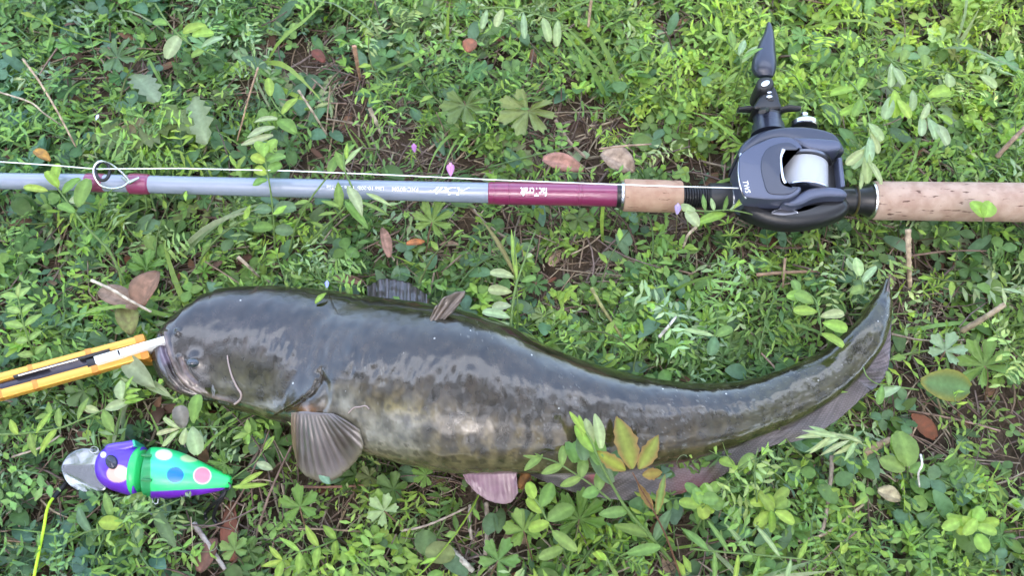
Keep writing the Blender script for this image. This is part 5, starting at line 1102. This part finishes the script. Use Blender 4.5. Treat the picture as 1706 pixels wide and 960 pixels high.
    hero('vetch_sprig', 'light green twisting sprig near the bottom edge between lure and pectoral fin', 'vetch', [(560, 900, .02), (530, 912, .032), (500, 920, .036), (470, 935, .034)], auto=(4, 34, 11, .0), col=YG, r=(1.5, 1.0), shape='lance')
    hero('vetch_sprig', 'thin stem with one small leaf beyond the pointed tail of the lure', 'vetch', [(385, 800, .026), (405, 785, .032), (425, 770, .036), (440, 750, .040), (452, 732, .040)], [(428, 772, .036, -20, 26, 12, PALE), (440, 750, .04, 60, 24, 8, YG), (388, 812, .026, 5, 50, 10, YG), (400, 808, .028, 30, 36, 9, YG)], r=(1.1, .7), shape='oval')
    hero('vetch_sprig', 'tall feathery sprig left of the geranium leaf in the bottom middle', 'vetch', [(945, 935, .02), (935, 910, .034), (915, 875, .044), (900, 845, .05), (885, 825, .052)], [(905, 855, .048, 140, 30, 14, YG), (900, 845, .05, 60, 34, 20, G1), (890, 832, .052, 110, 24, 14, YG), (915, 872, .046, 195, 30, 14, YG), (920, 885, .044, -40, 44, 18, G1), (912, 868, .046, 30, 40, 24, G1), (938, 915, .034, 200, 36, 14, G1)], r=(1.8, 1.2), shape='round')
    hero('trailing_vetch', 'stem with narrow leaflets and a wavy tendril along the bottom right', 'vetch', [(1150, 915, .03), (1220, 922, .036), (1290, 928, .038), (1350, 935, .038), (1385, 950, .036), (1396, 938, .034), (1386, 932, .034)], [(1180, 918, .034, 135, 50, 11, G1), (1215, 922, .036, 120, 52, 10, G1), (1250, 925, .036, 125, 56, 10, PALE), (1300, 930, .038, 120, 58, 10, PALE), (1230, 923, .036, -105, 50, 9, YG), (1265, 926, .036, -110, 52, 9, YG), (1318, 932, .038, -115, 56, 9, PALE), (1190, 919, .034, -95, 46, 10, G1), (1330, 933, .038, 60, 30, 9, YG)], r=(1.7, .6), shape='lance')
    hero('young_plant', 'rosette of bright round leaves right below the anal fin', 'weed', [(1172, 885, .01), (1172, 850, .03), (1172, 835, .036)], [(1172 + U(-8, 8), 836 + U(-12, 8), U(.032, .042), a + U(-20, 20), U(20, 30), U(14, 20), YG if k % 2 else G1) for k, a in enumerate(range(0, 720, 60))], shape='round', r=(2, 1.4))
    hero('young_plant', 'cluster of glossy yellow green leaves in the lower right, left of the round leaf', 'weed', [(1288, 885, .01), (1285, 850, .032)], [(1285 + U(-14, 14), 845 + U(-12, 12), U(.03, .042), a + U(-20, 20), U(20, 32), U(12, 18), YG if k % 2 else YG * .8) for k, a in enumerate(range(20, 740, 60))], shape='round', r=(1.8, 1.3))
    hero('young_plant', 'bright leaf cluster at the bottom right corner under the trailing vetch', 'weed', [(1620, 915, .01), (1612, 885, .034)], [(1612 + U(-16, 16), 880 + U(-14, 14), U(.03, .042), a + U(-20, 20), U(22, 34), U(14, 20), YG) for a in range(0, 720, 60)], shape='round', r=(1.8, 1.3))
    hero('vetch_sprig', 'trailing stem with hanging narrow leaflets near the top, right of centre', 'vetch', [(800, 14, .05), (840, 12, .052), (880, 20, .052), (930, 34, .05)], [(812, 16, .05, -105, 36, 12, PALE), (838, 14, .05, -110, 34, 14, PALE), (872, 20, .05, -88, 50, 12, PALE), (905, 28, .05, -80, 52, 14, PALE), (930, 34, .05, -95, 56, 14, PALE), (860, 16, .05, 80, 24, 10, YG)], r=(1.8, 1.1))
    hero('vetch_sprig', 'stem with big rounded leaflets in the upper left near the top edge', 'vetch', [(258, 5, .05), (285, 45, .048), (320, 75, .045), (365, 95, .04)], [(300, 60, .046, -110, 46, 26, PALE), (305, 55, .046, 35, 40, 22, YG), (320, 60, .046, 20, 36, 24, YG), (335, 80, .044, 40, 44, 18, PALE), (340, 85, .044, 200, 26, 16, G1), (282, 40, .048, 170, 28, 16, G1)], r=(1.8, 1.2), shape='round')
    hero('vetch_sprig', 'pale leaflets sticking out left of the long straw at upper left of centre', 'vetch', [(505, 235, .02), (480, 200, .036), (462, 180, .042), (450, 160, .044)], [(462, 198, .044, 178, 44, 12, PALE * 1.1), (458, 212, .042, 200, 48, 14, PALE), (455, 225, .04, 202, 52, 12, PALE * 1.1), (465, 200, .04, -40, 40, 26, G1), (470, 190, .042, 60, 40, 16, YG), (450, 160, .046, 100, 44, 14, YG)], r=(2.0, 1.2), shape='oval')
    hero('vetch_sprig', 'light stem forking below the left part of the rod', 'vetch', [(210, 480, .02), (186, 425, .036), (165, 400, .042), (138, 372, .046), (108, 330, .048), (90, 305, .048)], [(98, 312, .05, 130, 34, 18, YG), (105, 322, .05, 60, 36, 18, G1), (90, 305, .05, 90, 34, 14, YG), (125, 355, .048, 150, 34, 16, G1), (130, 345, .048, 75, 48, 22, G1), (115, 335, .048, 10, 26, 16, PALE), (80, 318, .05, 170, 40, 12, YG)], r=(2.4, 1.3), shape='round')
    hero('vetch_sprig', 'dense pale sprig at the left edge just above the gripper', 'vetch', [(60, 600, .02), (45, 560, .038), (35, 520, .046), (30, 495, .05)], auto=(5, 30, 12, .1), col=YG * .7 + PALE * .3, r=(1.6, 1.1), shape='lance')
    hero('tendril', 'fine tendril rising over the right end of the anal fin', 'vetch', [(1235, 800, .02), (1222, 775, .035), (1210, 755, .044), (1204, 738, .05)], [(1225, 778, .036, 150, 26, 14, YG), (1228, 782, .036, 40, 34, 14, G1), (1240, 790, .03, 60, 36, 14, YG), (1250, 798, .03, 20, 36, 14, G1)], r=(1.0, .4))
    hero('trailing_vetch', 'light stem reaching from the right over the tail fin', 'vetch', [(1530, 650, .03), (1495, 645, .036), (1462, 640, .042), (1445, 628, .046), (1438, 612, .046)], [(1470, 642, .042, -110, 30, 12, G1), (1500, 645, .036, 200, 44, 14, PALE), (1480, 644, .04, 80, 24, 12, G1)], r=(1.5, .9))
    hero('trailing_sprig', 'leafy light stem along the lower edge of the reel and the black seat', 'grass', [(1140, 350, .046), (1180, 352, .050), (1215, 350, .052), (1255, 358, .050), (1300, 376, .040)], [(1222, 348, .053, 48, 56, 10, YG), (1215, 350, .052, 30, 62, 6, PALE), (1190, 352, .05, 100, 24, 7, PALE), (1175, 352, .05, 95, 28, 7, G1), (1205, 352, .05, 70, 30, 7, G1), (1210, 356, .048, 200, 60, 18, YG)], r=(1.6, .9), shape='lance', col=YG)
    # flowers
    def flower(name, label, x, y, z, an, ln, col, stem_to):
        t = hero(name, label, 'flower', [stem_to, ((stem_to[0] + x) / 2, (stem_to[1] + y) / 2, z * .7), (x, y, z)], r=(1.0, .8), scol=(.25, .22, .12))
        for k, da in enumerate((-14, 0, 14)):
            me = leaf_mesh(ln * PM * (1 - .15 * (k != 1)), ln * .32 * PM, 'blunt', np.array(col) * (1 + .2 * (k == 1)), None, .5, -.1, 6, 'petal', 'pink', k); a = R(an + da); put(me, 'petal', t, P(x, y, z), (math.cos(a), math.sin(a), .3))
    flower('vetch_flower', 'narrow violet flower bud above the rod, left of the pinker one', 691, 254, .046, 98, 15, (.36, .16, .36), (705, 285, .01))
    flower('vetch_flower', 'pink violet flower standing behind the rod lettering', 751, 294, .050, 92, 22, (.50, .24, .48), (752, 305, .01))
    flower('vetch_flower', 'faded violet flower in front of the front cork grip', 1128, 358, .056, 85, 18, (.32, .26, .42), (1126, 400, .01))
    flower('speedwell_flower', 'tiny blue flower at the upper edge of the fish', 545, 480, .058, 90, 11, (.30, .36, .80), (547, 462, .02))
    flower('speedwell_flower', 'tiny whitish blue flower in the leaves at upper left', 160, 200, .045, 60, 10, (.55, .60, .85), (158, 225, .01))
    hero('folded_leaf', 'pale folded leaf beside the violet flower at the front cork grip', 'weed', [(1150, 405, .01), (1146, 375, .04), (1143, 356, .056)], [(1142, 354, .058, 60, 20, 22, PALE), (1143, 352, .058, -50, 30, 20, PALE)], shape='oval', r=(1.2, .9))
    # straws
    S = [('pale straw lying over the brown leaf left of the fish head', [(152, 467, .042), (185, 482, .046), (215, 500, .046), (252, 520, .040)], 2.4, (.62, .55, .42)), ('upright reddish stem stub in the dark gap above the rod', [(590, 76, .045), (595, 105, .03), (600, 132, .012)], 4.2, (.45, .26, .17)),
         ('thick dry stub standing near the tail tip at right', [(1513, 382, .05), (1514, 430, .04), (1516, 478, .02)], 5.0, (.55, .42, .28)), ('pale dry stalk slanting at the right edge by the bare soil', [(1602, 552, .02), (1640, 530, .034), (1674, 507, .040)], 5.0, (.42, .33, .22)),
         ('long thin straw arching in the upper left', [(38, 98, .045), (65, 135, .044), (95, 185, .036), (128, 248, .02)], 2.0, (.50, .38, .26)), ('second thin straw crossing the first at upper left', [(-5, 152, .04), (50, 170, .046), (75, 190, .04), (112, 215, .02)], 1.8, (.55, .46, .33)),
         ('slanting brown straw left of the pale leaflets in the upper part', [(430, 112, .045), (415, 160, .042), (395, 235, .02)], 1.8, (.45, .31, .2)), ('straw slanting down toward the rod from the pale leaflets', [(497, 150, .045), (520, 185, .04), (545, 225, .02)], 2.2, (.48, .40, .28)),
         ('white dry scrap of stem above the middle of the fish', [(1098, 562, .035), (1112, 546, .04), (1126, 528, .036)], 2.6, (.75, .72, .62)), ('short cut straw with a pale end above the fish head', [(396, 428, .045), (412, 442, .04), (432, 462, .02)], 3.0, (.55, .45, .32)),
         ('split pale straw on the bare soil above the rod', [(616, 180, .025), (625, 200, .022), (636, 224, .012)], 4.0, (.55, .46, .34)), ('forked dry twig below the front cork grip', [(1160, 378, .04), (1146, 392, .036), (1138, 414, .02)], 2.6, (.55, .45, .33)),
         ('grey straw bundle stem below the lure tail', [(322, 872, .014), (345, 905, .014), (375, 950, .012)], 4.0, (.42, .38, .36)), ('pale straw end at the bottom below the round leaf', [(752, 918, .016), (770, 935, .018), (788, 952, .014)], 5.0, (.58, .54, .46)), ('brown stalk running across the soil at far right', [(1290, 905, .012), (1370, 892, .014), (1440, 840, .012)], 2.4, (.46, .38, .25)),
         ('upright dry straw under the pelvic fin', [(810, 838, .012), (812, 880, .016), (808, 925, .012)], 3.6, (.40, .33, .26)), ('second upright straw under the pelvic fin, left one', [(784, 842, .012), (782, 870, .014), (786, 900, .012)], 3.0, (.42, .36, .30)), ('bent pale stem left of the pelvic fin', [(668, 885, .014), (705, 878, .018), (745, 862, .018), (778, 846, .012)], 2.0, (.48, .40, .32)),
         ('reddish leaf stalk below the pectoral fin', [(495, 811, .014), (540, 812, .016), (640, 808, .012)], 2.2, (.35, .18, .13)), ('brown stem along the inner side of the tail', [(1260, 458, .02), (1310, 454, .022), (1360, 452, .016)], 3.2, (.36, .24, .16)), ('short upright brown stem inside the curve of the tail', [(1308, 430, .03), (1306, 455, .03), (1304, 482, .02)], 2.2, (.40, .28, .18)),
         ('vertical brown stalk under the tail at right', [(1386, 760, .016), (1384, 800, .018), (1374, 870, .014), (1366, 890, .012)], 3.6, (.34, .28, .22)), ('thick dead stem lying behind the feathery leaf', [(1440, 755, .018), (1465, 742, .02), (1485, 732, .016)], 6.0, (.42, .30, .20)), ('brown twig slanting at the right above the cork grip', [(1660, 262, .03), (1690, 230, .04), (1730, 190, .04)], 4.0, (.35, .25, .17)),
         ('arched tan stem above the front cork grip', [(998, 248, .04), (1040, 243, .045), (1085, 240, .04)], 2.0, (.42, .30, .2)), ('dry stalk lying in the dark gap above the maroon wrap', [(925, 200, .014), (948, 235, .014), (975, 262, .012)], 3.4, (.36, .27, .2)), ('tan twig at the top centre right', [(985, 0, .05), (980, 45, .04)], 2.8, (.40, .30, .18)),
         ('brown stem rooted in the leaves above the fish, right of the pale leaved stem', [(985, 480, .05), (1005, 515, .045), (1028, 550, .03), (1046, 580, .012)], 2.8, (.30, .30, .12)), ('white curled dead blade right of the round leaf', [(1534, 758, .03), (1536, 775, .034), (1530, 790, .03), (1532, 812, .02)], 1.8, (.72, .68, .6)), ('tan straw slanting left under the lure lip', [(20, 762, .02), (70, 745, .03), (100, 726, .03)], 1.8, (.5, .42, .33))]
    for lab, pts, r, c in S: straw(lab, pts, r, c)
    D = [('brown and olive rounded leaf left of the fish head, above the straw', 245, 480, .040, 75, 62, 48, (.26, .15, .10)), ('brown leaf half under the pale straw left of the fish head', 195, 495, .036, 155, 80, 34, (.27, .19, .14)), ('green brown leaf tip under the straw by the fish snout', 213, 530, .034, -70, 52, 34, (.20, .23, .08)),
         ('pinkish brown curled leaf above the front of the cork grip', 938, 272, .030, -18, 70, 30, (.42, .22, .17)), ('tan broad dead leaf above the front cork grip', 1030, 268, .026, -30, 62, 44, (.42, .32, .24)), ('long reddish brown dead leaf below the lure tail', 385, 885, .009, 102, 92, 28, (.20, .075, .05)), ('narrow pinkish dead leaf below the rod, left of centre', 643, 402, .022, 102, 60, 18, (.38, .22, .17)),
         ('small red brown dead leaf in the top centre', 783, 75, .040, 70, 30, 26, (.30, .12, .07)), ('orange brown scrap of leaf under the rod at centre', 692, 404, .022, 10, 30, 12, (.45, .18, .07)), ('dark red leaf in the shade near the upper left', 530, 92, .018, 130, 40, 20, (.16, .05, .04)), ('yellow brown small leaf above the left end of the rod', 70, 258, .028, -30, 34, 18, (.45, .25, .06)),
         ('brown leaf scrap near the bottom left of the centre', 345, 925, .014, 70, 50, 26, (.20, .10, .08)), ('wide brown dead leaf at the edge of the bare soil on the right', 1480, 470, .014, 60, 40, 20, (.24, .17, .12)), ('chewed pale tan leaf at the lower right', 1482, 825, .018, -20, 34, 24, (.46, .40, .24)), ('small brown leaf beside the pelvic fin', 874, 800, .018, 60, 30, 18, (.40, .20, .08)),
         ('brown dead leaf in the leaves above the fish back, left', 578, 466, .030, 170, 50, 16, (.20, .12, .08))]
    for lab, x, y, z, an, L, W, c in D: dleaf(lab, x, y, z, an, L, W, c)
    # leaves stuck to the wet fish
    s = SURF(533, 505); dleaf('tiny green leaf stuck on the wet back of the fish', 534, 497, s[2] + .0014, 50, 22, 10, YG, 'fallen_leaflet', 'leaf', .3, .1, 'lance', 'leaf')
    dleaf('small bluish leaflet stuck to the tip of the pectoral fin', 541, 797, .034, -50, 24, 13, (.22, .36, .24), 'fallen_leaflet', 'leaf', .15, .05, 'oval', 'leaf')
heroes()

# groups of things of one kind
GR = {'dry_stem': 'dry stems lying among the weeds', 'dead_leaf': 'dead leaves lying among the weeds', 'vetch_sprig': 'vetch sprigs rising round the catch', 'vetch_leaf': 'paired vetch leaves', 'lobed_leaf': 'lobed weed leaves', 'toothed_leaf': 'toothed weed leaves',
      'young_plant': 'young bright leaf clusters', 'broad_leaf': 'broad weed leaves', 'mugwort_leaf': 'feathery mugwort leaves', 'vetch_flower': 'violet vetch flowers', 'speedwell_flower': 'tiny blue flowers', 'fallen_leaflet': 'leaflets stuck to the fish'}
for o in list(bpy.data.objects):
    if o.parent is None and o.name.split('.')[0] in GR: o['group'] = GR[o.name.split('.')[0]]
